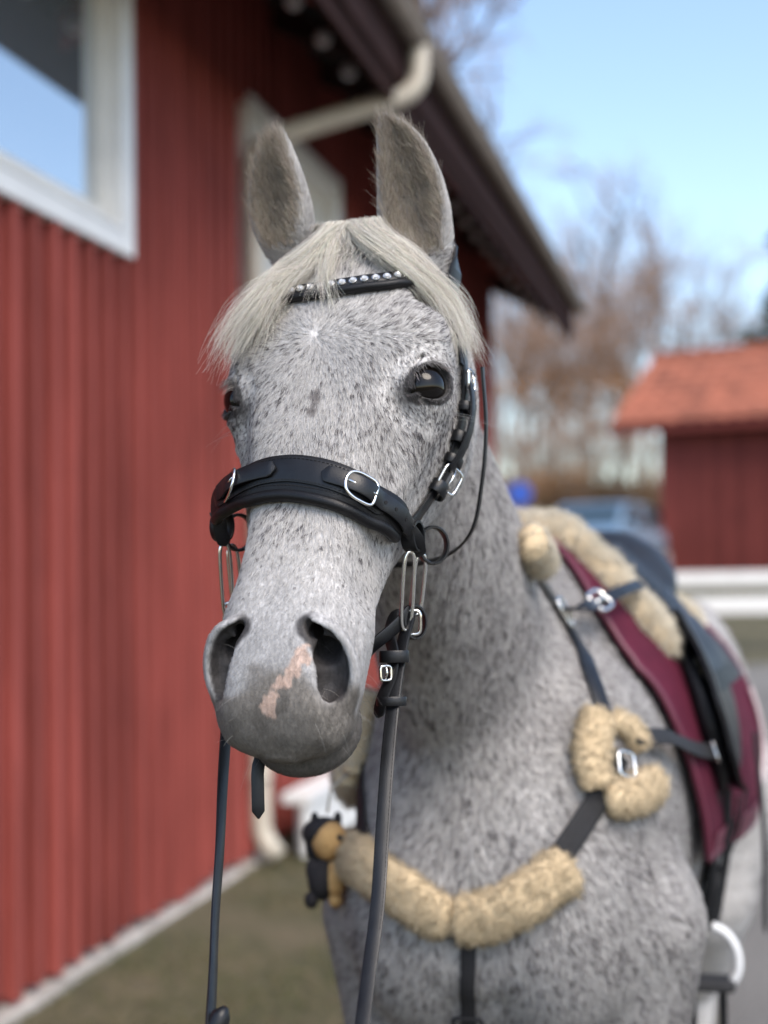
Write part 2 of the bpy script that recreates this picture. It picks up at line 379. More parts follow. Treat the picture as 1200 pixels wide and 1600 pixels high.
            hsub(lambda z: chain(z, [H(.523, sd*.043, -.022), H(.493, sd*.035, -.038), H(.45, sd*.026, -.05)], [.013, .013, .009]), .004, H(.515, sd*.043, -.028), .085)
        hadd(lambda z: ell(z, H(.560, 0, -.106), HAX, (.047, .056, .024)), .010, H(.560, 0, -.106), .12)      # chin and lower lip
        hadd(lambda z: ell(z, H(.570, 0, -.062), HAX, (.034, .059, .026)), .014, H(.575, 0, -.064), .12)      # upper lip
        hsub(lambda z: chain(z, MOUTH, [.0028]*5+[.0015]), .005, H(.55, 0, -.087), .13)
        hsub(lambda z: chain(z, MOUTHM, [.0028]*5+[.0015]), .005, H(.55, 0, -.087), .13)
        hsub(lambda z: ell(z, H(.02, 0, -.19), HAX, (.05, .03, .05)), .03, H(.02, 0, -.19), .12)
        f[m] = smin(f[m], h, .03)
    for (o_, i_, c, r) in EAR:
        cc = c.mean(0); m = near(cc, .17)
        if m.any():
            q = p[m]; e = smax(o_(q), -i_(q), .004)
            f[m] = smin(f[m], e, .016)
    return f
def grad(p, h=.0006, f0=None):
    g = np.empty_like(p); f0 = body_sdf(p) if f0 is None else f0
    for k in range(3):
        d = np.zeros(3); d[k] = h; g[:, k] = (body_sdf(p+d)-f0)/h
    return g
def project(p, it=2, lim=.004):
    p = p.copy()
    for _ in range(it):
        f = body_sdf(p); g = grad(p, f0=f); s = -f/np.maximum((g**2).sum(1), .15); s = np.clip(s, -lim, lim); p += g*s[:, None]
    return p
def surface_nets(lo, hi, cell, levels=3, keep=None):
    """coarse to fine sampling of the implicit body, then naive surface nets"""
    lo = np.array(lo, float); c = cell*2**levels
    n = np.ceil((np.array(hi)-lo)/c).astype(int)
    idx = np.stack(np.meshgrid(*[np.arange(k) for k in n], indexing='ij'), -1).reshape(-1, 3)
    for lv in range(levels):
        f = body_sdf(lo+(idx+.5)*c); idx = idx[np.abs(f) < c*2.3+.004]
        if keep is not None: idx = idx[keep(lo+(idx+.5)*c, c)]
        off = np.array([(a, b, d) for a in (0, 1) for b in (0, 1) for d in (0, 1)])
        idx = (idx[:, None]*2+off[None]).reshape(-1, 3); c /= 2
    K = 4096
    key = lambda q: (q[..., 0].astype(np.int64)*K+q[..., 1])*K+q[..., 2]
    off = np.array([(0, 0, 0), (1, 0, 0), (0, 1, 0), (1, 1, 0), (0, 0, 1), (1, 0, 1), (0, 1, 1), (1, 1, 1)])
    kk = key(idx[:, None]+off[None]); u, inv = np.unique(kk, return_inverse=True); inv = inv.reshape(kk.shape)
    pts = np.stack([u//(K*K), (u//K) % K, u % K], -1)
    F = body_sdf(lo+pts*c)[inv]; sg = F < 0
    act = sg.any(1) & ~sg.all(1); idx = idx[act]; F = F[act]; sg = sg[act]
    E = [(0, 1), (2, 3), (4, 5), (6, 7), (0, 2), (1, 3), (4, 6), (5, 7), (0, 4), (1, 5), (2, 6), (3, 7)]
    acc = np.zeros((len(idx), 3)); cnt = np.zeros(len(idx))
    for a, b in E:
        x = sg[:, a] != sg[:, b]; t = F[x, a]/(F[x, a]-F[x, b]); acc[x] += off[a]+(off[b]-off[a])*t[:, None]; cnt[x] += 1
    V = lo+(idx+acc/cnt[:, None])*c
    k0 = key(idx); o = np.argsort(k0); ks = k0[o]
    def find(q):
        k = key(q); i = np.clip(np.searchsorted(ks, k), 0, len(ks)-1); return np.where(ks[i] == k, o[i], -1)
    Q = []
    for ax, b in ((0, 1), (1, 2), (2, 4)):
        e1, e2 = [np.eye(3, dtype=int)[(ax+j) % 3] for j in (1, 2)]
        x = np.nonzero(sg[:, 0] != sg[:, b])[0]; ci = idx[x]
        q = np.stack([x, find(ci-e1), find(ci-e1-e2), find(ci-e2)], 1); ok = (q >= 0).all(1); q = q[ok]; fl = sg[x[ok], 0]
        Q.append(np.where(fl[:, None], q, q[:, ::-1]))
    return V, np.vstack(Q)
import time as _time; _t0 = _time.time()

_parts = []
for lo, hi, cell, sgn, mg in (((-.36, 1.08, 1.22), (.30, 1.85, 2.05), .0026, 1, .0), ((-.45, 1.35, 0.0), (1.05, 3.65, 1.95), .0080, -1, .004)):
    v, q = surface_nets(lo, hi, cell, 4 if sgn > 0 else 3, lambda x, c: sgn*seam(x) > -2*c-.006)
    v = project(v, 2 if sgn > 0 else 1); keep = (sgn*seam(v) > mg)
    q = q[keep[q].all(1)]; _parts.append((v, q))
    print('nets', len(v), len(q), round(_time.time()-_t0, 1))
_n0 = len(_parts[0][0]); _V = np.vstack([_parts[0][0], _parts[1][0]]); _Q = np.vstack([_parts[0][1], _parts[1][1]+_n0])
_u, _inv = np.unique(_Q, return_inverse=True); _V = _V[_u]; _Q = _inv.reshape(_Q.shape)
_bm = bmesh.new(); _me = bpy.data.meshes.new('horse_body')
_me.from_pydata(_V.tolist(), [], _Q.tolist()); _bm.from_mesh(_me)
# weld the two resolutions along the neck
_be = [e for e in _bm.edges if e.is_boundary and abs(seam(np.array(e.verts[0].co))) < .03]
print('seam edges', len(_be))
bmesh.ops.bridge_loops(_bm, edges=_be)
def refine(sel):
    co = np.array([v.co for v in _bm.verts]); m = sel(co)
    _bm.verts.index_update()
    ed = [e for e in _bm.edges if m[e.verts[0].index] and m[e.verts[1].index]]
    bmesh.ops.subdivide_edges(_bm, edges=ed, cuts=1, use_grid_fill=True); _bm.verts.index_update()
def _sel2(c):
    m = np.zeros(len(c), bool)
    for e in EYES: m |= np.linalg.norm(c-e[0]-e[1]*.015, axis=1) < .036
    m |= np.linalg.norm(c-H(.552, .014, -.012), axis=1) < .034
    for e in EAR: m |= np.linalg.norm(c-e[2].mean(0), axis=1) < .10
    return m
refine(_sel2)
_V = np.array([v.co for v in _bm.verts]); _m = _sel2(_V); _V[_m] = project(_V[_m], 2, .002)
for v, c in zip(_bm.verts, _V): v.co = c
bmesh.ops.recalc_face_normals(_bm, faces=_bm.faces)
for f in _bm.faces: f.smooth = True
_bm.normal_update(); _bm.to_mesh(_me); _bm.free()
print('horse mesh', len(_me.vertices), len(_me.polygons), round(_time.time()-_t0, 1))
HV = np.empty(len(_me.vertices)*3); _me.vertices.foreach_get('co', HV); HV = HV.reshape(-1, 3)
HN = np.empty(len(_me.vertices)*3); _me.vertices.foreach_get('normal', HN); HN = HN.reshape(-1, 3)
# ------------------------------------------------------------------ finding places on the horse
def pick(px, py, Y0=.95, Y1=3.2):
    """first point of the horse on the sight line through this place of the photograph"""
    r = P(px, py, 1.0)-CAM; Ys = np.arange(Y0, Y1, .004); pts = CAM+r[None]*Ys[:, None]; f = body_sdf(pts)
    i = np.nonzero(f < 0)[0]
    if len(i) == 0 or i[0] == 0: return pts[np.argmin(f)]
    i = i[0]; t = f[i-1]/(f[i-1]-f[i]); return CAM+r*(Ys[i-1]+t*(Ys[i]-Ys[i-1]))
def settle(p, off=0.0, it=4):
    """nearest surface points and outward normals, lifted off by off"""
    p = np.atleast_2d(np.asarray(p, float)); q = project(p, it, .03); n = grad(q, .004); n /= np.linalg.norm(n, axis=1)[:, None]
    return q+n*np.asarray(off).reshape(-1, 1), n
def picks(pix, off=0.0):
    return settle(np.array([pick(*q) for q in pix]), off)
# ------------------------------------------------------------------ coat
def vnoise(p, f, seed=0):
    """smooth value noise in 0..1"""
    q = p*f+seed*17.31; i = np.floor(q).astype(np.int64); r = q-i; r = r*r*(3-2*r); out = np.zeros(len(p))
    for dx in (0, 1):
        for dy in (0, 1):
            for dz in (0, 1):
                h = ((i[:, 0]+dx)*374761393+(i[:, 1]+dy)*668265263+(i[:, 2]+dz)*2147483647+seed*1013) & 0xffffffff
                h = ((h ^ (h >> 13))*1274126177) & 0xffffffff; h = (h ^ (h >> 16)) & 0xffff
                out += h/65535.0*(r[:, 0] if dx else 1-r[:, 0])*(r[:, 1] if dy else 1-r[:, 1])*(r[:, 2] if dz else 1-r[:, 2])
    return out
def sstep(a, b, x): t = np.clip((x-a)/(b-a), 0, 1); return t*t*(3-2*t)
def regions(p):
    s, u, v = to_head(p); head = seam(p) > .0
    sd = np.where(u > 0, 0, 1)
    ec = np.array([e[0] for e in EYES])[sd]; en = np.array([e[1] for e in EYES])[sd]; e1 = np.array([e[2] for e in EYES])[sd]; e2 = np.array([e[3] for e in EYES])[sd]
    r = p-ec-en*.012; eye = np.sqrt(((r*e1).sum(1)/1.25)**2+(r*e2).sum(1)**2+(r*en).sum(1)**2)
    can = np.linalg.norm(p-(ec-e1*.034+en*.016-e2*.004), axis=1)
    ear = np.minimum(*[np.min(np.linalg.norm(p[:, None]-e[2][None, 2:], axis=2), 1) for e in EAR]); ear = (ear < .045) & (s < .035)
    return s, u, v, head, eye, can, ear
FWD = nrm(_rz @ np.array([0, -1.0, 0]))
def fleck_density(p, s, u, head, eye):
    big = vnoise(p, 14, 1)
    d = np.where(head, .15+.22*sstep(.5, .9, big), .34+.34*(big-.5))
    d = d+np.where(head, .42*np.exp(-(eye/.060)**2)+.16*sstep(.05, .09, np.abs(u))*sstep(.38, .2, s), 0)
    d = d-np.where(head, .08*sstep(.03, .0, np.abs(u))*sstep(.15, .3, s), 0)
    return np.clip(d, .04, .8)
def skin_color(p, n):
    """colour of the horse itself at each place: coat, dark muzzle skin, lids, ears, pink snip"""
    s, u, v, head, eye, can, ear = regions(p)
    nz = vnoise(p, 60, 3)*.6+vnoise(p, 150, 4)*.4
    white = np.array([.58, .560, .542]); c = np.tile(white, (len(p), 1))*(.86+.26*nz)[:, None]
    d = fleck_density(p, s, u, head, eye); lowf = vnoise(p, 230, 6)
    body = ~head
    c[body] *= (1-.34*d[body])[:, None]
    def lay(m, col):
        nonlocal c; c = c*(1-m)[:, None]+np.array(col)[None]*m[:, None]
    w1 = (vnoise(p, 45, 8)-.5)*.04
    lay(np.where(head, sstep(.40, .53, s+w1)*.62, 0), (.31, .305, .31))
    front = np.where(head, sstep(.548, .566, s+w1*1.1+np.maximum(0, -v-.02)*.30), 0)
    lay(front*.85, (.175, .155, .132))
    lay(front*sstep(.45, .7, vnoise(p, 55, 14))*.5, (.10, .09, .08))
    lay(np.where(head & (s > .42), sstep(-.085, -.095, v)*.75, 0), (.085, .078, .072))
    m = head & (s > .40)
    if m.any():
        pm = p[m]; dd = np.full(len(pm), 9.0)
        for sd in (1, -1):
            for x in spline(nostril_path(sd), 14): dd = np.minimum(dd, np.linalg.norm(pm-x+HD*.006, axis=1))
        tun = np.full(len(pm), 9.0)
        for sd in (1, -1):
            for x in spline([H(.515, sd*.040, -.030), H(.485, sd*.034, -.038), H(.44, sd*.026, -.048)], 8): tun = np.minimum(tun, np.linalg.norm(pm-x, axis=1))
        dd = np.minimum(dd, tun*.93)
        k = np.zeros(len(p)); k[m] = sstep(.0195, .0155, dd); lay(k*.95, (.032, .028, .028))
        snip = np.array([H(.524, .029, -.007), H(.531, .024, -.008), H(.541, .021, -.009), H(.549, .018, -.010), H(.553, .013, -.012), H(.560, .008, -.014), H(.566, .0035, -.017), H(.574, .001, -.02), H(.581, .0025, -.024)])
        rad = np.array([.0052, .0062, .0050, .0058, .0054, .0026, .0042, .0054, .0022]); sn = np.full(len(pm), 9.0)
        sp = spline(snip, 30); sr = np.interp(np.linspace(0, 1, 30), np.linspace(0, 1, 9), rad)
        for x, r_ in zip(sp, sr): sn = np.minimum(sn, np.linalg.norm(pm-x, axis=1)-r_)
        k = np.zeros(len(p)); k[m] = sstep(.0022, -.0010, sn+(vnoise(pm, 220, 11)-.5)*.0085+(vnoise(pm, 90, 13)-.5)*.006); lay(k*.90, (.58, .425, .35))
    lay(np.where(head, sstep(.0262, .0236, eye)*.95, 0), (.020, .018, .017))
    lay(np.where(head, sstep(.021, .006, can)*.75, 0), (.05, .045, .043))
    # hollow of the ears
    for (o_, i_, cc, r) in EAR:
        m = ear & (np.linalg.norm(p-cc.mean(0), axis=1) < .13)
        if m.any():
            k = np.zeros(len(p)); k[m] = sstep(.004, .0, np.abs(i_(p[m])))*sstep(.001, -.003, i_(p[m])-.003); lay(k*.7, (.27, .225, .18))
    for q, r_ in ((H(.232, .004, .012), .0085), (H(.249, .003, .010), .0065)):
        lay(sstep(r_, r_*.55, np.linalg.norm((p-q)*np.array([1, 1, .75]), axis=1)+(vnoise(p, 300, 12)-.5)*.006)*.75, (.12, .10, .098))
    return np.clip(c, .01, .9)
def hair_dir(p, n):
    """which way the coat lies"""
    s, u, v, head, eye, can, ear = regions(p)
    wh = np.array([.154, -.008]); ds = (s-wh[0])*KS; du = (u-wh[1])*KU; rr = np.hypot(ds, du)+1e-6
    k = np.exp(-(rr/.07)**2)
    fs = sstep(-.02, .03, ds)*2-1; fu = np.clip(u*7, -.55, .55)
    a = fs*(1-k)+k*ds/rr*1.2; b = fu*(1-k)+k*du/rr*1.2
    dh = HA[None]*a[:, None]+HL[None]*b[:, None]-HD[None]*(.35*sstep(.03, .08, np.abs(u)))[:, None]
    low = sstep(1.45, 1.1, p[:, 2])[:, None]
    db = np.tile(np.array([.02, .12, -1.0]), (len(p), 1))+BB[None]*.35*low+BL[None]*(.35*low[:, 0]*np.sign((p-BC)@BL)*sstep(.0, .12, np.abs((p-BC)@BL)))[:, None]
    d = np.where(head[:, None], dh, db)
    for (o_, i_, cc, r) in EAR:
        m = ear & (np.linalg.norm(p-cc.mean(0), axis=1) < .13); d[m] = nrm(cc[-1]-cc[0])+.5*nrm(cc.mean(0)-HO)
    w1 = np.stack([vnoise(p, 35, 21), vnoise(p, 35, 22), vnoise(p, 35, 23)], 1)-.5
    d = d/np.linalg.norm(d, axis=1)[:, None]+w1*np.where(head, .5, .28)[:, None]
    d = d-n*(d*n).sum(1)[:, None]; return d/(np.linalg.norm(d, axis=1)[:, None]+1e-9), head, s, u, v, eye, ear
def curves_obj(name, pts, rad, col, mat, parent, nor=None):
    """pts (n,k,3), rad (n,k) or (k), col (n,3): hair strands"""
    n, k = pts.shape[:2]; hc = bpy.data.hair_curves.new(name); hc.add_curves([k]*n)
    hc.attributes['position'].data.foreach_set('vector', np.ascontiguousarray(pts, np.float32).ravel())
    ra = hc.attributes.get('radius') or hc.attributes.new('radius', 'FLOAT', 'POINT')
    ra.data.foreach_set('value', np.ascontiguousarray(np.broadcast_to(rad, (n, k)), np.float32).ravel())
    ca = hc.attributes.new('tint', 'FLOAT_COLOR', 'CURVE'); ca.data.foreach_set('color', np.c_[col, np.ones(n)].astype(np.float32).ravel())
    if nor is not None:
        na = hc.attributes.new('lie', 'FLOAT_VECTOR', 'CURVE'); na.data.foreach_set('vector', np.ascontiguousarray(nor, np.float32).ravel())
    hc.materials.append(mat); o = bpy.data.objects.new(name, hc); link(o, parent)
    if parent is not None and parent.type == 'EMPTY': o.matrix_parent_inverse = Matrix.Translation(-parent.location)
    o['kind'] = 'stuff'; return o
def strand_mat(name, rough=.55, lie=True, trans=.25):
    k = NT(name); at = k.n('Attribute', attribute_name='tint'); k.set(col=at.outputs['Color'], rough=rough, spec=.35)
    if lie:
        an = k.n('Attribute', attribute_name='lie'); ge = k.n('NewGeometry')
        mx = k.n('VectorMath', operation='SCALE'); mx.inputs['Scale'].default_value = .55; k.l(ge.outputs['Normal'], mx.inputs[0])
        ad = k.n('VectorMath', operation='ADD'); k.l(an.outputs['Vector'], ad.inputs[0]); k.l(mx.outputs[0], ad.inputs[1])
        no = k.n('VectorMath', operation='NORMALIZE'); k.l(ad.outputs[0], no.inputs[0]); k.l(no.outputs[0], k.b.inputs['Normal'])
    if trans:
        tr = k.n('BsdfTranslucent'); k.l(at.outputs['Color'], tr.inputs['Color']); ms = k.n('MixShader'); ms.inputs[0].default_value = trans
        k.l(k.b.outputs[0], ms.inputs[1]); k.l(tr.outputs[0], ms.inputs[2]); k.l(ms.outputs[0], k.out.inputs[0])
    return k.m
M['coat'] = strand_mat('coat_hair', .6, True, .12)
M['long_hair'] = strand_mat('long_hair', .42, False, .3)
M['wool'] = strand_mat('wool', .9, True, .2); M['wool2'] = strand_mat('dry_stalks', .9, False, .2)
_k = NT('horse_skin'); _at = _k.n('Attribute', attribute_name='tint'); _v = _k.coord()
_st = _k.noise(_k.coord((1, 1, .3)), 260, 3); _vv = _k.ramp(_st, [(.35, (.72,)*3), (.65, (1.12,)*3)])
_k.set(col=_k.mix(1.0, _at.outputs['Color'], _vv, 'MULTIPLY'), rough=.62, spec=.3); _k.bump(_k.noise(_v, 420, 3), .0009, .6); M['skin'] = _k.m
# fur needs the mesh as triangles
_me.calc_loop_triangles(); _tr = np.empty(len(_me.loop_triangles)*3, np.int32); _me.loop_triangles.foreach_get('vertices', _tr); _tr = _tr.reshape(-1, 3)
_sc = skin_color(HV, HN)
_ca = _me.attributes.new('tint', 'FLOAT_COLOR', 'POINT'); _ca.data.foreach_set('color', np.c_[_sc, np.ones(len(_sc))].astype(np.float32).ravel())
_me.materials.append(M['skin'])
horse = thing('horse', 'flea-bitten grey horse with pricked ears, bridled and saddled, standing beside the red barn', 'horse', loc=B(.75, 0, 0))
_o = bpy.data.objects.new('body', _me); link(_o, horse); _o.matrix_parent_inverse = Matrix.Translation(-horse.location)

def scatter(dens):
    """roots spread over the mesh; dens(centres, normals) is strands per square metre"""
    a, b, c = HV[_tr[:, 0]], HV[_tr[:, 1]], HV[_tr[:, 2]]; cr = np.cross(b-a, c-a); ar = .5*np.linalg.norm(cr, axis=1)
    ce = (a+b+c)/3; ex = ar*dens(ce); nn = rng.poisson(ex); i = np.repeat(np.arange(len(_tr)), nn)
    r1 = np.sqrt(rng.random(len(i))); r2 = rng.random(len(i)); w0, w1, w2 = 1-r1, r1*(1-r2), r1*r2
    p = a[i]*w0[:, None]+b[i]*w1[:, None]+c[i]*w2[:, None]
    n = HN[_tr[i, 0]]*w0[:, None]+HN[_tr[i, 1]]*w1[:, None]+HN[_tr[i, 2]]*w2[:, None]; n /= np.linalg.norm(n, axis=1)[:, None]+1e-9
    t = _sc[_tr[i, 0]]*w0[:, None]+_sc[_tr[i, 1]]*w1[:, None]+_sc[_tr[i, 2]]*w2[:, None]
    return p, n, t
def _dens(c):
    s, u, v = to_head(c); head = seam(c) > 0; t = (c-BC)@BB
    d = np.where(head, np.where(v < -.16, 9e4, 6.5e5), np.where(t < .55, 2.4e5, np.where(c[:, 2] > .75, 4e4, 0)))
    d = np.where(c[:, 2] < .7, 0, d)
    d = np.where(head & (s > .50), d*1.1, d)
    for e in EYES: d = np.where(np.linalg.norm(c-e[0]-e[1]*.008, axis=1) < .0252, 0, d)
    if True:
        m = head & (s > .41); k = np.full(len(c), 9.0)
        for sd in (1, -1):
            for x in spline([H(.515, sd*.040, -.030), H(.485, sd*.034, -.038), H(.44, sd*.026, -.048)], 8): k[m] = np.minimum(k[m], np.linalg.norm(c[m]-x, axis=1)*.90)
            for x in spline(nostril_path(sd), 10): k[m] = np.minimum(k[m], np.linalg.norm(c[m]-x-HD*.002, axis=1))
        d = np.where(k < .0155, 0, d)
        for q in MOUTH+MOUTHM: d = np.where(np.linalg.norm(c-q, axis=1) < .006, 0, d)
    return d*FUR
def build_coat():
    p, n, t = scatter(_dens)
    d, head, s, u, v, eye, ear = hair_dir(p, n); N = len(p)
    _z = head & (s > .42); t[_z] = skin_color(p[_z], n[_z])
    muz = np.where(head, sstep(.36, .50, s), 0)
    ln = np.where(head, .0085*(1-muz)+.0030*muz, .0115)*(.7+.6*rng.random(N)); ln = np.where(ear, .008, ln)
    ln = np.where(head & (eye < .045), ln*.5, ln)
    lift = np.where(ear, .55, .20+.18*rng.random(N)); lift = np.where(head & (s > .5), .35, lift)
    jit = rng.normal(0, .16, (N, 3)); d = d+jit; d -= n*(d*n).sum(1)[:, None]; d /= np.linalg.norm(d, axis=1)[:, None]+1e-9
    p0 = p-n*.0008; p1 = p+(d*.55+n*lift[:, None]*.75)*ln[:, None]; p2 = p+(d*1.0+n*lift[:, None]*.75)*ln[:, None]
    # flecks: dark and grey hairs among the white, in small tufts
    den = fleck_density(p, s, u, head, eye)
    tuft = np.where(head, .45*vnoise(p, 330, 31)+.55*vnoise(p, 620, 32), .5*vnoise(p*np.array([1, 1, .5]), 270, 31)+.5*vnoise(p*np.array([1, 1, .6]), 540, 32))
    tuft = tuft+rng.normal(0, .040, N); o_ = np.argsort(np.argsort(tuft[head])); rk = np.empty(N); rk[head] = o_/max(1, head.sum()); rk[~head] = np.argsort(np.argsort(tuft[~head]))/max(1, (~head).sum())
    dark = sstep(.05, -.05, (1-rk)-den*.60); grey = sstep(.10, -.10, rng.random(N)-np.where(head, .03, .26)-den*.22)
    off_ = (1-np.where(head, sstep(.44, .54, s), 0)*.8)*np.where(ear, .3, 1.0)
    col = t*(.84+.34*rng.random(N))[:, None]; col[:, 2] *= .97+.05*rng.random(N)
    gk = np.array([.235, .215, .215])*(.7+.6*rng.random(N))[:, None]; dk = np.array([.070, .060, .062])*(.5+1.1*rng.random(N))[:, None]
    g_ = (grey*off_)[:, None]; col = col*(1-g_)+gk*g_; d_ = (dark*off_)[:, None]; col = col*(1-d_)+dk*d_
    r = np.where(head, .00014-.00004*muz, .00022)
    rad = np.stack([r, r*.9, r*.22], 1)
    return curves_obj('coat', np.stack([p0, p1, p2], 1), rad, np.clip(col, .01, .9), M['coat'], horse, n)
# ------------------------------------------------------------------ ground
def gz(x, y):
    """height of the ground: level yard, a rise behind the fence, a bank under the trees"""
    y = np.asarray(y, float); return 1.2*sstep(13.5, 27, y)+2.6*sstep(40, 54, y)+3.0*sstep(80, 200, y)
def struct(o): o['kind'] = 'structure'; return o
_k = NT('winter_grass'); _v = _k.coord()
_a = _k.ramp(_k.noise(_v, 1.6, 6, .65), [(.32, (.060, .062, .026)), (.5, (.100, .090, .048)), (.68, (.135, .112, .068))])
_b = _k.ramp(_k.noise(_v, 38, 4), [(.3, (.62,)*3), (.7, (1.25,)*3)])
_k.set(col=_k.mix(1.0, _a, _b, 'MULTIPLY'), rough=.95); _k.bump(_k.noise(_v, 60, 5), .03, .7); M['grass'] = _k.m
_k = NT('gravel'); _v = _k.coord(); _vo = _k.n('TexVoronoi'); _vo.inputs['Scale'].default_value = 60; _k.l(_v, _vo.inputs['Vector'])
_c1 = _k.ramp(_k.noise(_v, .8, 5), [(.3, (.165, .158, .145)), (.7, (.235, .226, .208))]); _c2 = _k.ramp(_vo.outputs['Distance'], [(.05, (1.2,)*3), (.6, (.6,)*3)])
_k.set(col=_k.mix(.8, _c1, _c2, 'MULTIPLY'), rough=.95); _k.bump(_vo.outputs['Distance'], .015, .7); M['gravel'] = _k.m
xs = np.r_[np.linspace(-400, -30, 12), np.linspace(-24, 40, 60), np.linspace(50, 420, 12)]; ys = np.r_[np.linspace(-60, -6, 6), np.linspace(-4, 60, 110), np.linspace(66, 220, 24), np.linspace(260, 900, 8)]
XX, YY = np.meshgrid(xs, ys, indexing='ij'); ZZ = gz(XX, YY); n1 = len(ys)
gr = mesh_obj('ground', np.stack([XX, YY, ZZ], -1).reshape(-1, 3), [(i*n1+j, (i+1)*n1+j, (i+1)*n1+j+1, i*n1+j+1) for i in range(len(xs)-1) for j in range(n1-1)], M['grass']); struct(gr)
# ------------------------------------------------------------------ the red barn
_d = P(1143, 877, 1.0)-CAM; WD = nrm([_d[0], _d[1], 0]); WN = np.array([WD[1], -WD[0], 0])
def on_ground(px, py): r = P(px, py, 1.0)-CAM; return CAM+r*(-CAM[2]/r[2])
W0 = on_ground(2, 1592); W0[2] = 0
def WP(s, h, o=0.0): return W0+WD*s+WN*o+np.array([0, 0, h])
def wall_at(px, py, o=0.0):
    """where a sight line meets the plane o metres in front of the wall: distance along it and height"""
    r = P(px, py, 1.0)-CAM; t = ((W0+WN*o-CAM)@WN)/(r@WN); q = CAM+r*t; return float((q-W0)@WD), float(q[2])
_v = lambda a: np.asarray(a, float); Z3 = np.array([0, 0, 1.0])
S_END = wall_at(768, 620)[0]; S_BEG = -3.4
OV = .80; S_OUT, H_EAVE = wall_at(632, 62, OV); S_EAVE_END = wall_at(897, 487, OV)[0]
print('barn', S_END, S_OUT, H_EAVE, S_EAVE_END)
barn = thing('barn', 'long red board-and-batten barn with white window and beige downpipe beside the horse', 'barn', loc=WP(3.5, 0, -3))
def falu(name, c, var=.22):
    k = NT(name); v = k.coord(); st = k.noise(k.coord((1, 1, .06)), 26, 5, .6); lg = k.noise(v, 1.3, 4); oi = k.n('ObjectInfo')
    a = k.ramp(st, [(.28, tuple(x*(1-var) for x in c)), (.72, tuple(x*(1+var) for x in c))]); b = k.ramp(lg, [(.3, (.85,)*3), (.7, (1.12,)*3)]); e = k.ramp(oi.outputs['Random'], [(0, (.76,)*3), (1, (1.18,)*3)])
    k.set(col=k.mix(1.0, k.mix(1.0, a, b, 'MULTIPLY'), e, 'MULTIPLY'), rough=.9, spec=.2); k.bump(k.noise(k.coord((1, 1, .05)), 120, 4), .003, .5); return k.m
M['falu'] = falu('red_boards', (.26, .062, .051)); M['white_wood'] = varied('white_paint', (.74, .735, .72), .06, 6, .55, (90, .001)); M['cream_wood'] = varied('cream_paint', (.68, .65, .59), .08, 6, .55)
M['dark_wood'] = varied('dark_brown_boards', (.040, .020, .018), .25, 9, .85, stretch=(1, 1, .3), spec=.1); M['deck_shade'] = varied('roof_underside', (.008, .006, .006), .3, 7, .95, spec=.05)  # roof underside: near-black colour carries the shade below the eave
M['zinc'] = varied('weathered_gutter', (.23, .20, .175), .2, 5, .5, metal=.25); M['beige_metal'] = varied('beige_pipe', (.52, .47, .385), .1, 5, .42); M['plinth'] = varied('concrete', (.42, .39, .36), .35, 5, .9, (40, .006))
_k = NT('window_glass'); _k.set(col=(.62, .66, .69), metal=.85, rough=.02); M['glass'] = _k.m
H_TOP = H_EAVE+.30
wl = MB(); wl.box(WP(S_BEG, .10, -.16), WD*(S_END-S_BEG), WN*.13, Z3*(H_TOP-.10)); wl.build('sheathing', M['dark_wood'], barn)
# openings
wx1, wz0 = wall_at(190, 406); wx0 = wx1-1.55; wz1 = wz0+1.45       # white window, outer edge of its trim
dx0, dz1 = wall_at(374, 146); dx1 = wall_at(520, 292)[0]; dz0 = wall_at(374, 640)[1]  # pale shuttered window further along
print('window', wx0, wx1, wz0, wz1, 'door', dx0, dx1, dz1)
def boards(s0, s1):
    PITCH_ = .150; out = []
    for s in np.arange(s0, s1-.01, PITCH_):
        z_lo = .06+rnd.uniform(-.012, .012); spans = [(z_lo, H_TOP)]
        for a, b, lo, hi in ((wx0+.05, wx1-.05, wz0+.05, wz1-.05), (dx0+.05, dx1-.05, dz0+.05, dz1-.05)):
            if s+.11 > a and s < b: spans = [(p, q) for (x, y) in spans for p, q in ((x, min(y, lo)), (max(x, hi), y)) if q-p > .02]
        out.append((s, spans))
    return out
for s, spans in boards(S_BEG, S_END-.02):
    for lo, hi in spans:
        j = rnd.uniform(-.002, .002); MB().box(WP(s+.002, lo, -.028), WD*.146, WN*(.026+j), Z3*(hi-lo)).build('board', M['falu'], barn, False)
        MB().box(WP(s-.027, lo+rnd.uniform(-.01, .01), -.003), WD*.054, WN*(.046+j), Z3*(hi-lo)).build('batten', M['falu'], barn, False, .004, 1)
MB().box(WP(S_END-.13, .06, .0), WD*.135, WN*.03, Z3*(H_TOP-.06)).build('corner_board', M['falu'], barn, False, .004, 1)
# plinth: a run of pale stones along the foot
s = S_BEG
while s < S_END-.3:
    L_ = rnd.uniform(.5, 1.3); hh = rnd.uniform(.03, .06) if s < 1.0 else rnd.uniform(-.02, .03)
    MB().box(WP(s, -.05, -.12), WD*(L_-.015), WN*(.175+rnd.uniform(-.01, .02)), Z3*(.05+hh)).build('plinth_stone', M['plinth'], barn, False, .012); s += L_
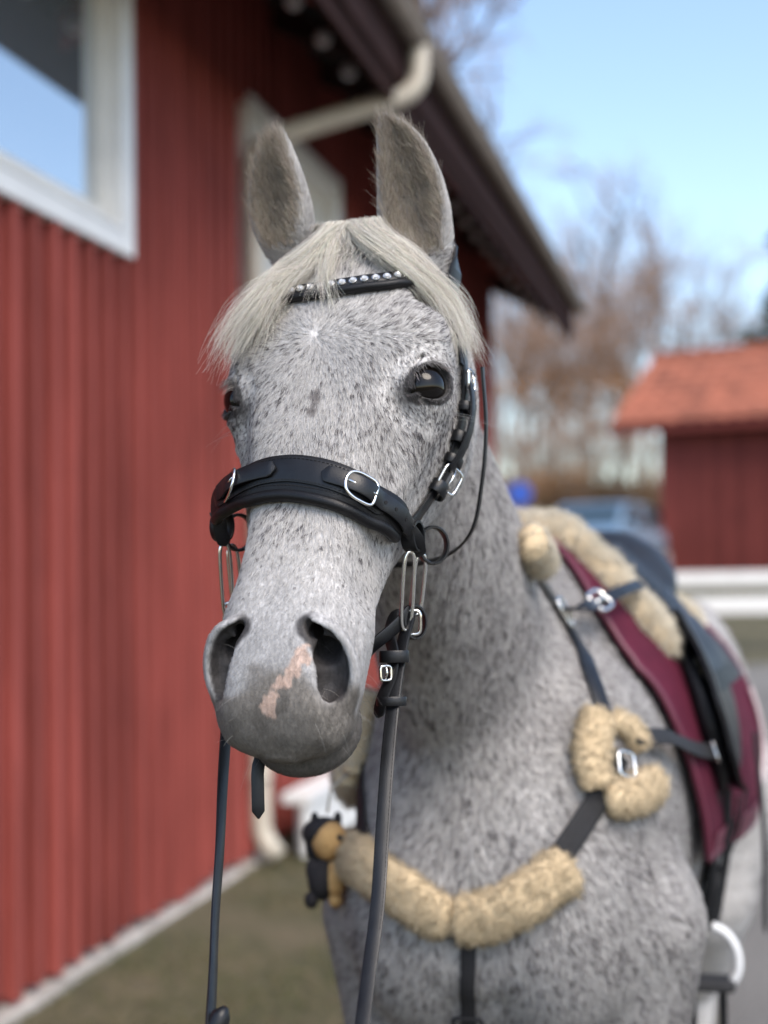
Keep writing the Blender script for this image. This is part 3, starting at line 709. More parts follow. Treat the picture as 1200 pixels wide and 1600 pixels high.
# the other walls and the roof
DEPTH = 9.0; W_END = S_END
for a, b in ((WP(S_END, .05, -DEPTH), WN*(DEPTH-.03)), (WP(S_BEG, .05, -DEPTH), WN*(DEPTH-.03))): MB().box(a-WD*.06, WD*.06, b, Z3*(H_TOP-.05)).build('end_wall', M['falu'], barn)
MB().box(WP(S_BEG, .05, -DEPTH), WD*(S_END-S_BEG), WN*.06, Z3*(H_TOP-.05)).build('back_wall', M['falu'], barn)
SL = .50; RIDGE = -DEPTH/2; rz = H_EAVE+.02+(OV-RIDGE)*SL
for sgn in (1, -1):
    e = OV if sgn > 0 else -DEPTH-OV; eh = H_EAVE+.02
    a = WP(S_BEG-.4, eh, e); b = WP(S_EAVE_END, eh, e); c = WP(S_EAVE_END, rz, RIDGE); d = WP(S_BEG-.4, rz, RIDGE); up = Z3*.035; rf = MB().hexa([a, b, c, d, a+up, b+up, c+up, d+up]); ro = rf.build('roof_deck', M['deck_shade'], barn)
    up2 = Z3*.05; MB().hexa([a+up*1.1, b+up*1.1, c+up*1.1, d+up*1.1, a+up+up2, b+up+up2, c+up+up2, d+up+up2]).build('roofing', M['zinc'], ro)
# eave: rafters, fascia, gutter
for s in np.arange(S_BEG, S_EAVE_END, .90):
    a = WP(s, H_EAVE-.17, OV-.07); dv = -WN*.9+Z3*(.9*SL); MB().hexa([a, a+WD*.07, a+WD*.07+dv, a+dv, a+Z3*.17, a+WD*.07+Z3*.17, a+WD*.07+dv+Z3*.17, a+dv+Z3*.17]).build('rafter', M['falu'] if int(round(s*10)) % 4 == 0 else M['dark_wood'], barn, False, .004, 1)  # most rafters coloured dark instead of red, painting in the eave's shade
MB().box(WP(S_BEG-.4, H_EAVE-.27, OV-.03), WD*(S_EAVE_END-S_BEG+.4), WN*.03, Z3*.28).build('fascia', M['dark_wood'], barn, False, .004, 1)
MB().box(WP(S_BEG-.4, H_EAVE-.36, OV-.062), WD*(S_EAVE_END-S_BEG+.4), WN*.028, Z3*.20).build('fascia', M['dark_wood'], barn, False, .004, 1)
n = 10; vs = []; fs = []
for i, s in enumerate((S_BEG-.4, S_EAVE_END+.05)):
    for r in (.068, .060):
        for k in range(n+1): a = math.pi+math.pi*k/n; vs.append(WP(s, H_EAVE+.005+r*math.sin(a), OV+.075+r*math.cos(a)))
m = n+1
for k in range(n): fs += [(k, k+1, 2*m+k+1, 2*m+k), (m+k, 3*m+k, 3*m+k+1, m+k+1)]
fs += [(0, 2*m, 3*m, m), (n, m+n, 3*m+n, 2*m+n)]+[(b+k, b+m+k, b+m+k+1, b+k+1) for b in (0, 2*m) for k in range(n)]
mesh_obj('gutter', vs, fs, M['zinc'], barn); g_ = MB(); g_.tube([WP(S_BEG-.4, H_EAVE+.008, OV+.145), WP(S_EAVE_END+.05, H_EAVE+.008, OV+.145)], .011, 8); g_.build('gutter_bead', M['zinc'], barn, True)
# downpipe
def rounded(pts, r, n=7):
    """straight runs joined by short bends"""
    pts = [np.asarray(q, float) for q in pts]; out = [pts[0]]
    for a, b, c in zip(pts, pts[1:], pts[2:]):
        d1 = nrm(a-b); d2 = nrm(c-b); k = min(r, .45*np.linalg.norm(a-b), .45*np.linalg.norm(c-b)); p, q = b+d1*k, b+d2*k
        for t in np.linspace(0, 1, n): out.append((1-t)**2*p+2*t*(1-t)*b+t*t*q)
    return np.array(out+[pts[-1]])
S_P, H_P = wall_at(398, 224, .09)
q = rounded([WP(S_OUT, H_EAVE-.02, OV+.075), WP(S_OUT, H_EAVE-.285, OV+.075), WP(S_P, H_P, .085), WP(S_P, .16, .085), WP(S_P, .05, .17)], .16); dp = tube_obj('downpipe', q, .053, M['beige_metal'], barn, 16)
for h in (H_P-.12, 1.9, .45): tube_obj('pipe_bracket', [WP(S_P, h-.02, .085), WP(S_P, h+.02, .085)], .060, M['beige_metal'], dp, 14)
# window: trim, sash, glass, sill
def frame(name, s0, s1, h0, h1, wd, o0, o1, mat, parent, bottom=True):
    r = []
    r.append(MB().box(WP(s0, h0, o0), WD*wd, WN*(o1-o0), Z3*(h1-h0)).build(name, mat, parent, False, .004, 1)); r.append(MB().box(WP(s1-wd, h0, o0), WD*wd, WN*(o1-o0), Z3*(h1-h0)).build(name, mat, parent, False, .004, 1))
    r.append(MB().box(WP(s0+wd, h1-wd, o0), WD*(s1-s0-2*wd), WN*(o1-o0-.002), Z3*wd).build(name, mat, parent, False, .004, 1))
    if bottom: r.append(MB().box(WP(s0+wd, h0, o0), WD*(s1-s0-2*wd), WN*(o1-o0-.002), Z3*wd).build(name, mat, parent, False, .004, 1))
    return r
wp = mesh_obj('window', *(lambda b: (b.v, b.f))(MB().box(WP(wx0+.17, wz0+.17, -.035), WD*(wx1-wx0-.34), WN*.006, Z3*(wz1-wz0-.34))), M['glass'], barn, False)
frame('trim', wx0, wx1, wz0, wz1, .105, -.03, .060, M['white_wood'], wp); frame('sash', wx0+.105, wx1-.105, wz0+.105, wz1-.105, .075, -.05, -.006, M['cream_wood'], wp)
MB().box(WP(wx0+.10, wz0+.085, .0), WD*(wx1-wx0-.20), WN*.065, Z3*.022).build('sill', M['white_wood'], wp, False, .004, 1)
# second window further along, its sash boarded with pale planks
dr = MB().box(WP(dx0+.14, dz0+.14, -.055), WD*(dx1-dx0-.28), WN*.006, Z3*(dz1-dz0-.28)).build('shuttered_window', M['cream_wood'], barn)
s = dx0+.14
while s < dx1-.16: MB().box(WP(s, dz0+.14, -.048), WD*.128, WN*.03, Z3*(dz1-.28-dz0)).build('plank', M['cream_wood'], dr, False, .004, 1); s += .131
frame('trim', dx0, dx1, dz0, dz1, .14, -.03, .060, M['white_wood'], dr)
# string of bulbs under the eave
lights = thing('string_lights', 'string of small unlit glass bulbs under the dark eave of the barn', 'string lights', loc=WP(0, H_EAVE-.3, .52))
M['bulb'] = varied('bulb_glass', (.55, .55, .56), .1, 30, .12); OB = .52; sa, ha = wall_at(505, 60, OB); H_B = ha; cab = []
bm = bmesh.new(); bmesh.ops.create_uvsphere(bm, u_segments=12, v_segments=8, radius=.042); BULB = bpy.data.meshes.new('bulb'); bm.to_mesh(BULB); bm.free(); BULB.materials.append(M['bulb']); BULB.polygons.foreach_set('use_smooth', np.ones(len(BULB.polygons), bool))
for i in range(-3, 20):
    s = sa+i*.48; c = WP(s, H_B, OB); o = bpy.data.objects.new('bulb', BULB); link(o, lights); o.location = c-np.array(lights.location); cab += [WP(s, H_B+.055, OB), WP(s+.24, H_B+.035, OB)]
tube_obj('cable', spline(cab, 120), .006, M['thread'], lights, 6)
# low white barrier beyond the downpipe
_A = WP(S_P+.16, 0, .30); _dv = WD; _nv = WN; LB = 2.6; bar = thing('white_barrier', 'low white painted plank barrier along the foot of the barn beyond the downpipe', 'barrier', loc=tuple(_A))
_hA = .285; MB().box(_A+Z3*_hA, _dv*LB, -_nv*.16, Z3*.055).build('top_rail', M['white_wood'], bar, False, .008)
for i, z in enumerate((.02, .150)): MB().box(_A+Z3*z-_nv*.02, _dv*LB, -_nv*.03, Z3*.125).build('plank', M['white_wood'], bar, False, .005)
for x in (.12, LB*.5, LB-.2): MB().box(_A+_dv*x-_nv*.055, _dv*.08, -_nv*.06, Z3*_hA).build('post', M['white_wood'], bar, False, .005)

# gravel yard (a sheet just above the ground)
gx = np.linspace(0, 1, 30); gy = np.linspace(-4, 17.2, 60); vs = []
for y in gy:
    xl = (W0+WD*((y-W0[1])/WD[1]))[0]+2.35+.12*math.sin(y*2.3)+.08*math.sin(y*5.1); xr = 34
    for x in gx: X_ = xl+(xr-xl)*x**1.6; yy = y if y < 17 else y+.12*math.sin(X_*1.7); vs.append((X_, yy, float(gz(X_, yy))+.006))
struct(mesh_obj('gravel_yard', vs, [(j*30+i, j*30+i+1, (j+1)*30+i+1, (j+1)*30+i) for j in range(59) for i in range(29)], M['gravel']))
# short winter grass along the barn
N = 26000; sg = rng.random(N)*11-1.5; og = .04+2.3*rng.random(N)**.9; r0 = np.array([WP(a, 0, b) for a, b in zip(sg, og)]); r0 = r0[(vnoise(r0, 2.2, 71)*.6+vnoise(r0, 7, 72)*.4+rng.normal(0, .05, N)) > .43]; N = len(r0)
r0[:, 2] = gz(r0[:, 0], r0[:, 1]); dd = rng.normal(0, .55, (N, 3)); dd[:, 2] = .7; L_ = (.025+.045*rng.random(N))[:, None]
c = np.where((rng.random(N) < .55)[:, None], np.array([[.20, .165, .095]]), np.array([[.085, .10, .035]]))*(.6+.8*rng.random((N, 1)))
curves_obj('grass', np.stack([r0, r0+dd*L_*.5, r0+(dd*1.2-np.array([0, 0, .25]))*L_], 1), np.array([.0016, .0013, .0004]), c, M['wool2'], None); tag(bpy.data.objects['grass'], 'short brown and green winter grass along the foot of the barn', 'grass')
if FUR: build_coat()
print('coat', round(_time.time()-_t0, 1))
# eyes: dark globe with a horizontal pupil under a wet cornea
_k = NT('eye'); _c = _k.coord(); _sx = _k.n('SeparateXYZ'); _k.l(_c, _sx.inputs[0])
_k.set(col=(.004, .003, .0025), rough=.03, spec=.5, ior=1.38); M['eye'] = _k.m
for c, n, e1, e2 in EYES:
    bm = bmesh.new(); bmesh.ops.create_uvsphere(bm, u_segments=48, v_segments=32, radius=EYE_R)
    for vv in bm.verts:
        x = np.array(vv.co); k = max(0, x@n/EYE_R); vv.co = Vector(x+n*(.0016*k**6))     # cornea bulge
    me = bpy.data.meshes.new('eye'); bm.to_mesh(me); bm.free(); me.transform(Matrix.Translation(c)); me.materials.append(M['eye'])
    me.polygons.foreach_set('use_smooth', np.ones(len(me.polygons), bool))
    link(bpy.data.objects.new('eye', me), horse).matrix_parent_inverse = Matrix.Translation(-horse.location)
def guided(guides, n, spread, k=12, jit=.004, curl=.002, rr=None):
    """n strands that follow a family of guide curves (each a list of points); spread in metres at root and tip"""
    rr = rr or rng; G = np.array([spline(g, k) for g in guides]); m = len(G); out = np.empty((n, k, 3))
    tt = np.linspace(0, 1, k)[None, :, None]
    a = rr.random(n)*(m-1); i = np.minimum(a.astype(int), m-2) if m > 1 else np.zeros(n, int); q = (a-i)[:, None, None]
    base = G[i]*(1-q)+G[np.minimum(i+1, m-1)]*q
    # clumps
    nc = max(6, n//45); cl = rr.integers(0, nc, n); co = rr.normal(0, 1, (nc, 1, 3)); cph = rr.random((nc, 1, 1))*6.28; cw = rr.normal(0, 1, (nc, 1, 3))
    off = co[cl]*spread*(.45+.75*tt)+rr.normal(0, 1, (n, 1, 3))*spread*.38*(.55+.8*tt)
    wav = cw[cl]*np.sin(tt*5+cph[cl])*curl*tt*2+rr.normal(0, 1, (n, 1, 3))*jit*tt**2
    cutl = 1-.35*rr.random(n)**2
    pts = base+off+wav
    # shorten strands unevenly
    x = tt[:, :, 0]*cutl[:, None]*(k-1); j = np.minimum(x.astype(int), k-2); f = (x-j)[:, :, None]
    ii = np.arange(n)[:, None]; return pts[ii, j]*(1-f)+pts[ii, j+1]*f
def lift_out(pts, gap=.003):
    """push strand points that dip under the horse's skin back out"""
    s = pts.shape; q = pts.reshape(-1, 3).copy()
    for _ in range(2):
        f = body_sdf(q); m = f < gap
        if not m.any(): break
        g = grad(q[m], .002, f[m]); g /= np.linalg.norm(g, axis=1)[:, None]+1e-9; q[m] += g*(gap-f[m])[:, None]
    return q.reshape(s)
def hair_tint(n, base, var=.25, dark=.06):
    c = np.array(base)[None]*(1-var+2*var*rng.random((n, 1)))*(1+rng.normal(0, .03, (n, 3)))
    m = rng.random(n) < dark; c[m] *= .45; return np.clip(c, .01, .9)
def G(*pts):      # guide through (px, py, lift) places on the horse, or 3d points
    o = []
    for q in pts:
        if len(q) == 3 and q[0] > 5: p = settle(pick(q[0], q[1]))[0][0]; nn = grad(p[None], .004)[0]; o.append(p+nrm(nn)*q[2])
        else: o.append(np.asarray(q[1], float))
    return o
# forelock: swept to both sides of the forehead with a short tuft in the middle
_rt = [H(-.012, x, .004) for x in (-.034, -.018, -.002, .014, .030)]
W = lambda px, py, Y: ('w', P(px, py, Y))
fl_left = [G(('w', _rt[0]), (490, 385, .012), (445, 425, .014), W(400, 470, 1.462), W(368, 520, 1.462), W(350, 575, 1.462)),
           G(('w', _rt[1]), (505, 392, .014), (462, 432, .016), W(412, 475, 1.452), W(378, 520, 1.452), W(357, 556, 1.452)),
           G(('w', _rt[1]), (512, 395, .014), (478, 432, .013), (445, 455, .014), W(408, 492, 1.440), W(383, 535, 1.444)),
           G(('w', _rt[2]), (520, 392, .014), (495, 430, .012), (465, 455, .012), (440, 475, .010))]
fl_right = [G(('w', _rt[2]), (560, 385, .016), (600, 420, .014), (640, 455, .012), (680, 490, .010), (700, 530, .008)),
            G(('w', _rt[3]), (580, 382, .018), (625, 415, .015), (665, 460, .013), (695, 500, .010), (711, 545, .007)),
            G(('w', _rt[4]), (600, 380, .016), (650, 425, .013), (685, 470, .012), (708, 515, .008), (718, 560, .006))]
fl_mid = [G(('w', _rt[1]), (516, 392, .012), (508, 430, .012), (508, 460, .014), (512, 482, .013)),
          G(('w', _rt[2]), (532, 392, .012), (520, 430, .012), (516, 460, .014), (516, 488, .012))]
fl_fill = [G(('w', _rt[0]), (500, 378, .008), (470, 405, .008), (452, 425, .008)), G(('w', _rt[2]), (540, 378, .010), (535, 405, .010), (530, 425, .008)), G(('w', _rt[4]), (595, 378, .010), (610, 400, .010), (620, 420, .008))]
_S = [guided(fl_left, 2300, .0048, 14, .007, .005), guided(fl_right, 2300, .0046, 14, .006, .004), guided(fl_mid, 260, .0032, 12, .005, .004), guided(fl_fill, 500, .006, 10, .004, .003)]
_S = [np.stack([np.stack([np.interp(np.linspace(0, 1, 14), np.linspace(0, 1, a.shape[1]), a[i, :, d]) for d in range(3)], 1) for i in range(len(a))]) if a.shape[1] != 14 else a for a in _S]
_S = lift_out(np.vstack(_S), .0035)
_rad = np.r_[np.linspace(.00013, .00016, 4), np.linspace(.00016, .00006, 10)]
curves_obj('forelock', _S, _rad, hair_tint(len(_S), (.70, .665, .59), .20, .03), M['long_hair'], horse)
# mane: along the crest, falling to the far side
_cr = [H(-.035, 0, -.03)]
_tn = np.linspace(.06, .95, 16)
_crest = np.array([NECK.c[int((1-x)*47)]+NECK.u[int((1-x)*47)]*NECK.d[int((1-x)*47)] for x in _tn]); _crest, _cn = settle(_crest, .0)
_mg = []
for c0, n0 in zip(_crest, _cn):
    side = -BL
    _mg.append([c0-n0*.004, c0+n0*.02+side*.02, c0+n0*.012+side*.07-np.array([0, 0, .02]), c0+side*.115-np.array([0, 0, .09]), c0+side*.125-np.array([0, 0, .17])])
_S = lift_out(guided(_mg, 2600, .006, 10, .008, .006), .004)
curves_obj('mane', _S, np.r_[np.full(4, .00022), np.linspace(.00022, .00008, 6)], hair_tint(len(_S), (.55, .52, .47), .3, .15), M['long_hair'], horse)
# hairs lining the ears
_p, _n, _t = [], [], []
for (o_, i_, cc, r) in EAR:
    m = (np.linalg.norm(HV-cc.mean(0), axis=1) < .11) & (np.abs(i_(HV)) < .006)
    q = HV[m]; j = rng.integers(0, len(q), 5200); a = nrm(cc[-1]-cc[0]); fd = o_.u[20]
    b = q[j]+rng.normal(0, .0012, (len(j), 3)); w_ = rng.random((len(j), 1)); mid = cc[np.clip(((b-cc[0])@a/np.linalg.norm(cc[-1]-cc[0])*6).astype(int), 0, 6)]
    inw = mid-b; dd = a*(.4+.6*w_)+nrm(fd)*(.55)+inw*9+rng.normal(0, .3, (len(j), 3)); dd /= np.linalg.norm(dd, axis=1)[:, None]; L_ = (.009+.011*rng.random((len(j), 1)))
    _p.append(np.stack([b, b+dd*L_*.5, b+(dd+a*.25)*L_], 1)); 
_p = np.vstack(_p); curves_obj('ear_hair', _p, np.array([.00014, .00012, .00004]), hair_tint(len(_p), (.46, .40, .325), .35, .15), M['long_hair'], horse)
# lashes and whiskers
_p = []
for c, n, e1, e2 in EYES:
    for a in np.linspace(.35, 2.5, 60):
        r0 = c+nrm(n+e1*1.1*math.cos(a)+e2*.86*math.sin(a))*(EYE_R+.0045); dd = nrm(n*.9+e2*.12-np.array([0, 0, .55])+e1*.5*math.cos(a)+rng.normal(0, .14, 3)); L_ = .010+.007*rng.random()
        _p.append([r0, r0+dd*L_*.5, r0+(dd-np.array([0, 0, .22]))*L_])
curves_obj('eyelashes', np.array(_p), np.array([.00016, .00013, .00005]), hair_tint(len(_p), (.30, .27, .25), .4, .3), M['long_hair'], horse)
_w = np.array([H(.50+.095*rnd.random(), (1 if i % 2 else -1)*(.02+.036*rnd.random()), -.105+.05*rnd.random()*(i % 3)) for i in range(70)]+
              [c-e2*(.028+.01*rnd.random())+e1*(.01*i-.01)+n*.01 for c, n, e1, e2 in EYES for i in range(5)])
_w, _wn = settle(_w); _N = len(_w); _e = np.arange(_N) >= 70
_d = _wn*np.where(_e, .8, 1.0)[:, None]+rng.normal(0, 1, (_N, 3))*np.where(_e, .15, .35)[:, None]-np.array([0, 0, 1.0])*np.where(_e, 0, .35)[:, None]
for i in range(10): _d[70+i] += EYES[i//5][2]*.5
_d /= np.linalg.norm(_d, axis=1)[:, None]; _l = np.where(_e, .03+.03*rng.random(_N), .012+.03*rng.random(_N)**2)[:, None]
_p = np.stack([_w-_wn*.001, _w+_d*_l*.5, _w+(_d-np.array([0, 0, .13]))*_l], 1)
curves_obj('whiskers', np.array(_p), np.array([.00010, .00008, .00003]), hair_tint(len(_p), (.35, .33, .31), .4, .3), M['long_hair'], horse)
# tail and hooves
_tb = [B(1.56, 0, 1.40), B(1.66, 0, 1.34), B(1.70, 0, 1.15), B(1.69, 0, .85), B(1.68, 0, .50)]
_S = guided([_tb, [q+BL*.03 for q in _tb]], 900, .020, 10, .01, .01); curves_obj('tail', _S, np.full(10, .0006), hair_tint(900, (.42, .39, .36), .3, .2), M['long_hair'], horse)
M['hoof'] = varied('hoof', (.10, .085, .07), .3, 60, .55)
for t, u in ((.19, .14), (.19, -.14), (1.44, .13), (1.44, -.13)):
    mb = MB(); c = B(t, u, 0); n = 20; vs = []
    for z, r in ((0.0, .068), (.012, .067), (.075, .054), (.082, .048)):
        for j in range(n):
            a = 2*math.pi*j/n; vs.append(c+BB*(r*math.cos(a)*1.08-(.012 if z < .05 else .0))+BL*(r*math.sin(a))+np.array([0, 0, z]))
    mb.add(vs, [(i*n+j, i*n+(j+1) % n, (i+1)*n+(j+1) % n, (i+1)*n+j) for i in range(3) for j in range(n)]+[tuple(range(n-1, -1, -1)), tuple(range(3*n, 4*n))])
    mb.build('hoof', M['hoof'], horse, True)
print('hair', round(_time.time()-_t0, 1))
# ------------------------------------------------------------------ tack
def ribbon(name, pts, nor, width, thick, mat, parent, tip=(0, 0), bev=None, closed=False):
    """a strap lying on a path: nor points away from what it lies on"""
    pts = np.asarray(pts, float); nor = np.asarray(nor, float); m = len(pts)
    if nor.ndim == 1: nor = np.tile(nor, (m, 1))
    t = np.gradient(pts, axis=0)
    if closed: t[0] = t[-1] = pts[1]-pts[-2]
    t /= np.linalg.norm(t, axis=1)[:, None]+1e-12
    nor = nor-t*(nor*t).sum(1)[:, None]; nor /= np.linalg.norm(nor, axis=1)[:, None]+1e-12; side = np.cross(t, nor)
    wd = np.full(m, width, float) if np.isscalar(width) else np.asarray(width, float)
    th = np.full(m, thick, float) if np.isscalar(thick) else np.asarray(thick, float)
    L = np.r_[0, np.cumsum(np.linalg.norm(np.diff(pts, axis=0), axis=1))]
    for e, k in ((0, tip[0]), (1, tip[1])):       # rounded ends
        if k:
            x = L if e == 0 else L[-1]-L; q = np.clip(x/k, 0, 1); wd = wd*np.sqrt(np.clip(1-(1-q)**2, .02, 1))
    prof = lambda w_, h: [(-.5*w_, .22*h), (-.5*w_, .78*h), (-.5*w_+min(.0016, h*.45), h), (.5*w_-min(.0016, h*.45), h), (.5*w_, .78*h), (.5*w_, .22*h), (.5*w_-min(.0016, h*.45), 0), (-.5*w_+min(.0016, h*.45), 0)]
    vs = []
    for i in range(m):
        for x, y in prof(wd[i], th[i]): vs.append(pts[i]+side[i]*x+nor[i]*y)
    fs = [(i*8+k, (i+1)*8+k, (i+1)*8+(k+1) % 8, i*8+(k+1) % 8) for i in range(m-1) for k in range(8)]
    if closed: fs = fs
    fs += [tuple(range(8)), tuple(range((m-1)*8+7, (m-1)*8-1, -1))]
    o = mesh_obj(name, vs, fs, mat, parent, True); bm = bmesh.new(); bm.from_mesh(o.data); bmesh.ops.recalc_face_normals(bm, faces=bm.faces); bm.to_mesh(o.data); bm.free()
    return sharp(o, 50)
def strap_on(name, pix, width, thick, off, mat, parent, n=40, tip=(0, 0), guides=None):
    """strap laid on the horse through places of the photograph (or 3d guides)"""
    g = np.array([pick(*q) for q in pix]) if guides is None else np.array(guides)
    p, nn = settle(spline(g, n)); p = .25*np.vstack([p[:1], p[:-1]])+.5*p+.25*np.vstack([p[1:], p[-1:]])
    nn = .25*np.vstack([nn[:1], nn[:-1]])+.5*nn+.25*np.vstack([nn[1:], nn[-1:]])
    return ribbon(name, p+nn*off, nn, width, thick, mat, parent, tip), p+nn*(off+thick), nn
def frame_on(p, n, along):
    n = nrm(n); a = nrm(np.asarray(along)-n*np.dot(along, n)); return a, np.cross(n, a), n
def buckle(name, c, n, along, w, h, parent, r=.0017, dee=0.0, tongue=True, mat=None):
    """a wire buckle: w along the strap, h across; dee rounds the far corners"""
    a, b, n = frame_on(c, n, along); pts = []
    for th in np.linspace(0, 2*math.pi, 48, endpoint=False):
        x, y = math.cos(th), math.sin(th); e = 5.0; k = (abs(x)**e+abs(y)**e)**(-1/e)
        if dee and x < 0: k = k*(1-dee)+dee*1.0
        pts.append(c+a*(x*k*w/2)+b*(y*k*h/2)+n*.001)
    o = tube_obj(name, pts, r, mat or M['steel'], parent, 8, True)
    if tongue: tube_obj('tongue', [c+b*0-a*w*.42+n*.002, c+n*.0035, c+a*w*.52+n*.0022], r*.8, mat or M['steel'], o, 6)
    return o
def stitches(path, nor, side_off, name, parent, step=.0042, ln=.0026):
    """a row of single stitches along a strap"""
    L = np.r_[0, np.cumsum(np.linalg.norm(np.diff(path, axis=0), axis=1))]; t = np.gradient(path, axis=0); t /= np.linalg.norm(t, axis=1)[:, None]
    sd = np.cross(t, nor); mb = MB()
    for x in np.arange(step, L[-1]-step, step):
        f = lambda z: np.array([np.interp(x, L, z[:, k]) for k in range(3)]); c = f(path); a = nrm(f(t)); n = nrm(f(nor)); s_ = nrm(f(sd)); c = c+s_*side_off
        mb.box(c-a*ln/2-s_*.0004-n*.0004, a*ln, s_*.0008, n*.0008)
    o = mb.build(name, M['thread'], parent); o['kind'] = 'stuff'; return o
bridle = thing('bridle', 'black leather bridle with crystal browband and wide padded noseband on the grey horse', 'bridle', loc=H(.3, 0, -.08))
# crown strap, behind the ears
_g = [H(.135, .103, -.085), H(.07, .100, -.075), H(.01, .085, -.065), H(-.035, .05, -.05), H(-.045, 0, -.045), H(-.035, -.05, -.05), H(.01, -.085, -.065), H(.07, -.100, -.075), H(.135, -.103, -.085)]
strap_on('crown_strap', None, .026, .004, .003, M['leather'], bridle, 48, guides=_g)
# browband with its row of crystals
_g = [H(.098, -.100, -.060)]+[pick(*q) for q in ((448, 470), (480, 463), (520, 457), (565, 450), (610, 445), (650, 450))]+[H(.092, .092, -.040), H(.098, .102, -.065)]
bb, _bp, _bn = strap_on('browband', None, .0235, .0055, .003, M['soft_leather'], bridle, 60, guides=_g)
_L = np.r_[0, np.cumsum(np.linalg.norm(np.diff(_bp, axis=0), axis=1))]; _bt = np.gradient(_bp, axis=0); _bs = np.cross(_bt/np.linalg.norm(_bt, axis=1)[:, None], _bn)
if _bs[30]@HA > 0: _bs = -_bs
ribbon('crystal_channel', _bp[3:-3]+_bs[3:-3]*.0015+_bn[3:-3]*.0002, _bn[3:-3], .0088, .0012, M['leather'], bb)
tube_obj('piping', _bp[2:-2]-_bs[2:-2]*.0078-_bn[2:-2]*.0005, .0042, M['soft_leather'], bb, 10)
def gem_mesh():
    bm = bmesh.new(); n = 8; r = .0038
    rings = [(r, 0), (r*.95, .0010), (r*.62, .0024)]
    vs = [[bm.verts.new((q*math.cos(2*math.pi*k/n), q*math.sin(2*math.pi*k/n), z)) for k in range(n)] for q, z in rings]
    for a, b in zip(vs, vs[1:]):
        for k in range(n): bm.faces.new((a[k], a[(k+1) % n], b[(k+1) % n], b[k]))
    bm.faces.new(vs[-1]); bm.faces.new(vs[0][::-1]); me = bpy.data.meshes.new('crystal'); bm.to_mesh(me); bm.free(); me.materials.append(M['crystal']); return me
_gm = gem_mesh(); _cup = bpy.data.meshes.new('setting'); _b = bmesh.new(); bmesh.ops.create_cone(_b, cap_ends=True, segments=12, radius1=.0047, radius2=.0043, depth=.0018); _b.to_mesh(_cup); _b.free(); _cup.materials.append(M['steel'])
for x in np.arange(_L[-1]*.13, _L[-1]*.87, .0118):
    f = lambda z: np.array([np.interp(x, _L, z[:, k]) for k in range(3)]); c = f(_bp)+f(_bs)*.0015+nrm(f(_bn))*.0018
    R = Vector(nrm(f(_bn))).to_track_quat('Z', 'Y').to_matrix().to_4x4(); mw = Matrix.Translation(c) @ R
    for nm, me in (('setting', _cup), ('crystal', _gm)):
        o = bpy.data.objects.new(nm, me); link(o, bb); o.matrix_basis = mw if nm == 'setting' else mw @ Matrix.Translation((0, 0, .0006))
# cheekpieces
for sd in (1, -1):
    _g = [H(.10, sd*.105, -.075), H(.135, sd*.106, -.088), H(.175, sd*.105, -.100), H(.215, sd*.100, -.106), H(.252, sd*.092, -.110), H(.285, sd*.080, -.110), H(.312, sd*.072, -.104), H(.328, sd*.068, -.096)]
    ck, cp, cn = strap_on('cheekpiece', None, .0155, .0042, .004, M['leather'], bridle, 46, guides=_g)
    ct = np.gradient(cp, axis=0)
    sd_ = np.cross(ct/np.linalg.norm(ct, axis=1)[:, None], cn)
    # doubled strap with its end hanging free, keepers and buckles
    _q = cp[10:31]+cn[10:31]*(.003+.006*np.sin(np.linspace(0, math.pi, 21)))[:, None]+sd_[10:31]*(.006*sd)
    ribbon('strap_end', _q, cn[10:31], .013, .0035, M['leather'], ck, (0, .008))
    for i, w_, h_ in ((15, .010, .0125), (22, .0125, .0125), (27, .010, .0115), (34, .014, .0115)):
        a = nrm(ct[i]); b = nrm(np.cross(cn[i], a)); c = cp[i]
        ring = [c+b*(.0105*math.cos(x))*(1 if abs(math.cos(x)) < .99 else 1)+cn[i]*(.0075*math.sin(x)+.000) for x in np.linspace(0, 2*math.pi, 25)]
        nn = [nrm(b*math.cos(x)/.0105+cn[i]*math.sin(x)/.0075) for x in np.linspace(0, 2*math.pi, 25)]
        ribbon('keeper', ring, nn, w_, .0028, M['leather'], ck)
    buckle('buckle', cp[9]+cn[9]*.003, cn[9], ct[9], .020, .024, ck)
    buckle('buckle', cp[31]+cn[31]*.006, nrm(cn[31]+sd_[31]*.5*sd), ct[31], .026, .026, ck)
# throat lash: a thin strap hanging loose under the jaw
_g = [H(.12, .112, -.10), H(.18, .112, -.135), H(.23, .105, -.165), H(.27, .09, -.20), H(.28, .055, -.235), H(.28, 0, -.25), H(.28, -.055, -.235), H(.25, -.10, -.18), H(.18, -.112, -.135), H(.12, -.112, -.10)]
_tp = spline(_g, 60); _tn = np.array([nrm(q-H(.18, 0, -.12)) for q in _tp])
ribbon('throat_lash', _tp, _tn, .011, .003, M['leather'], bridle)
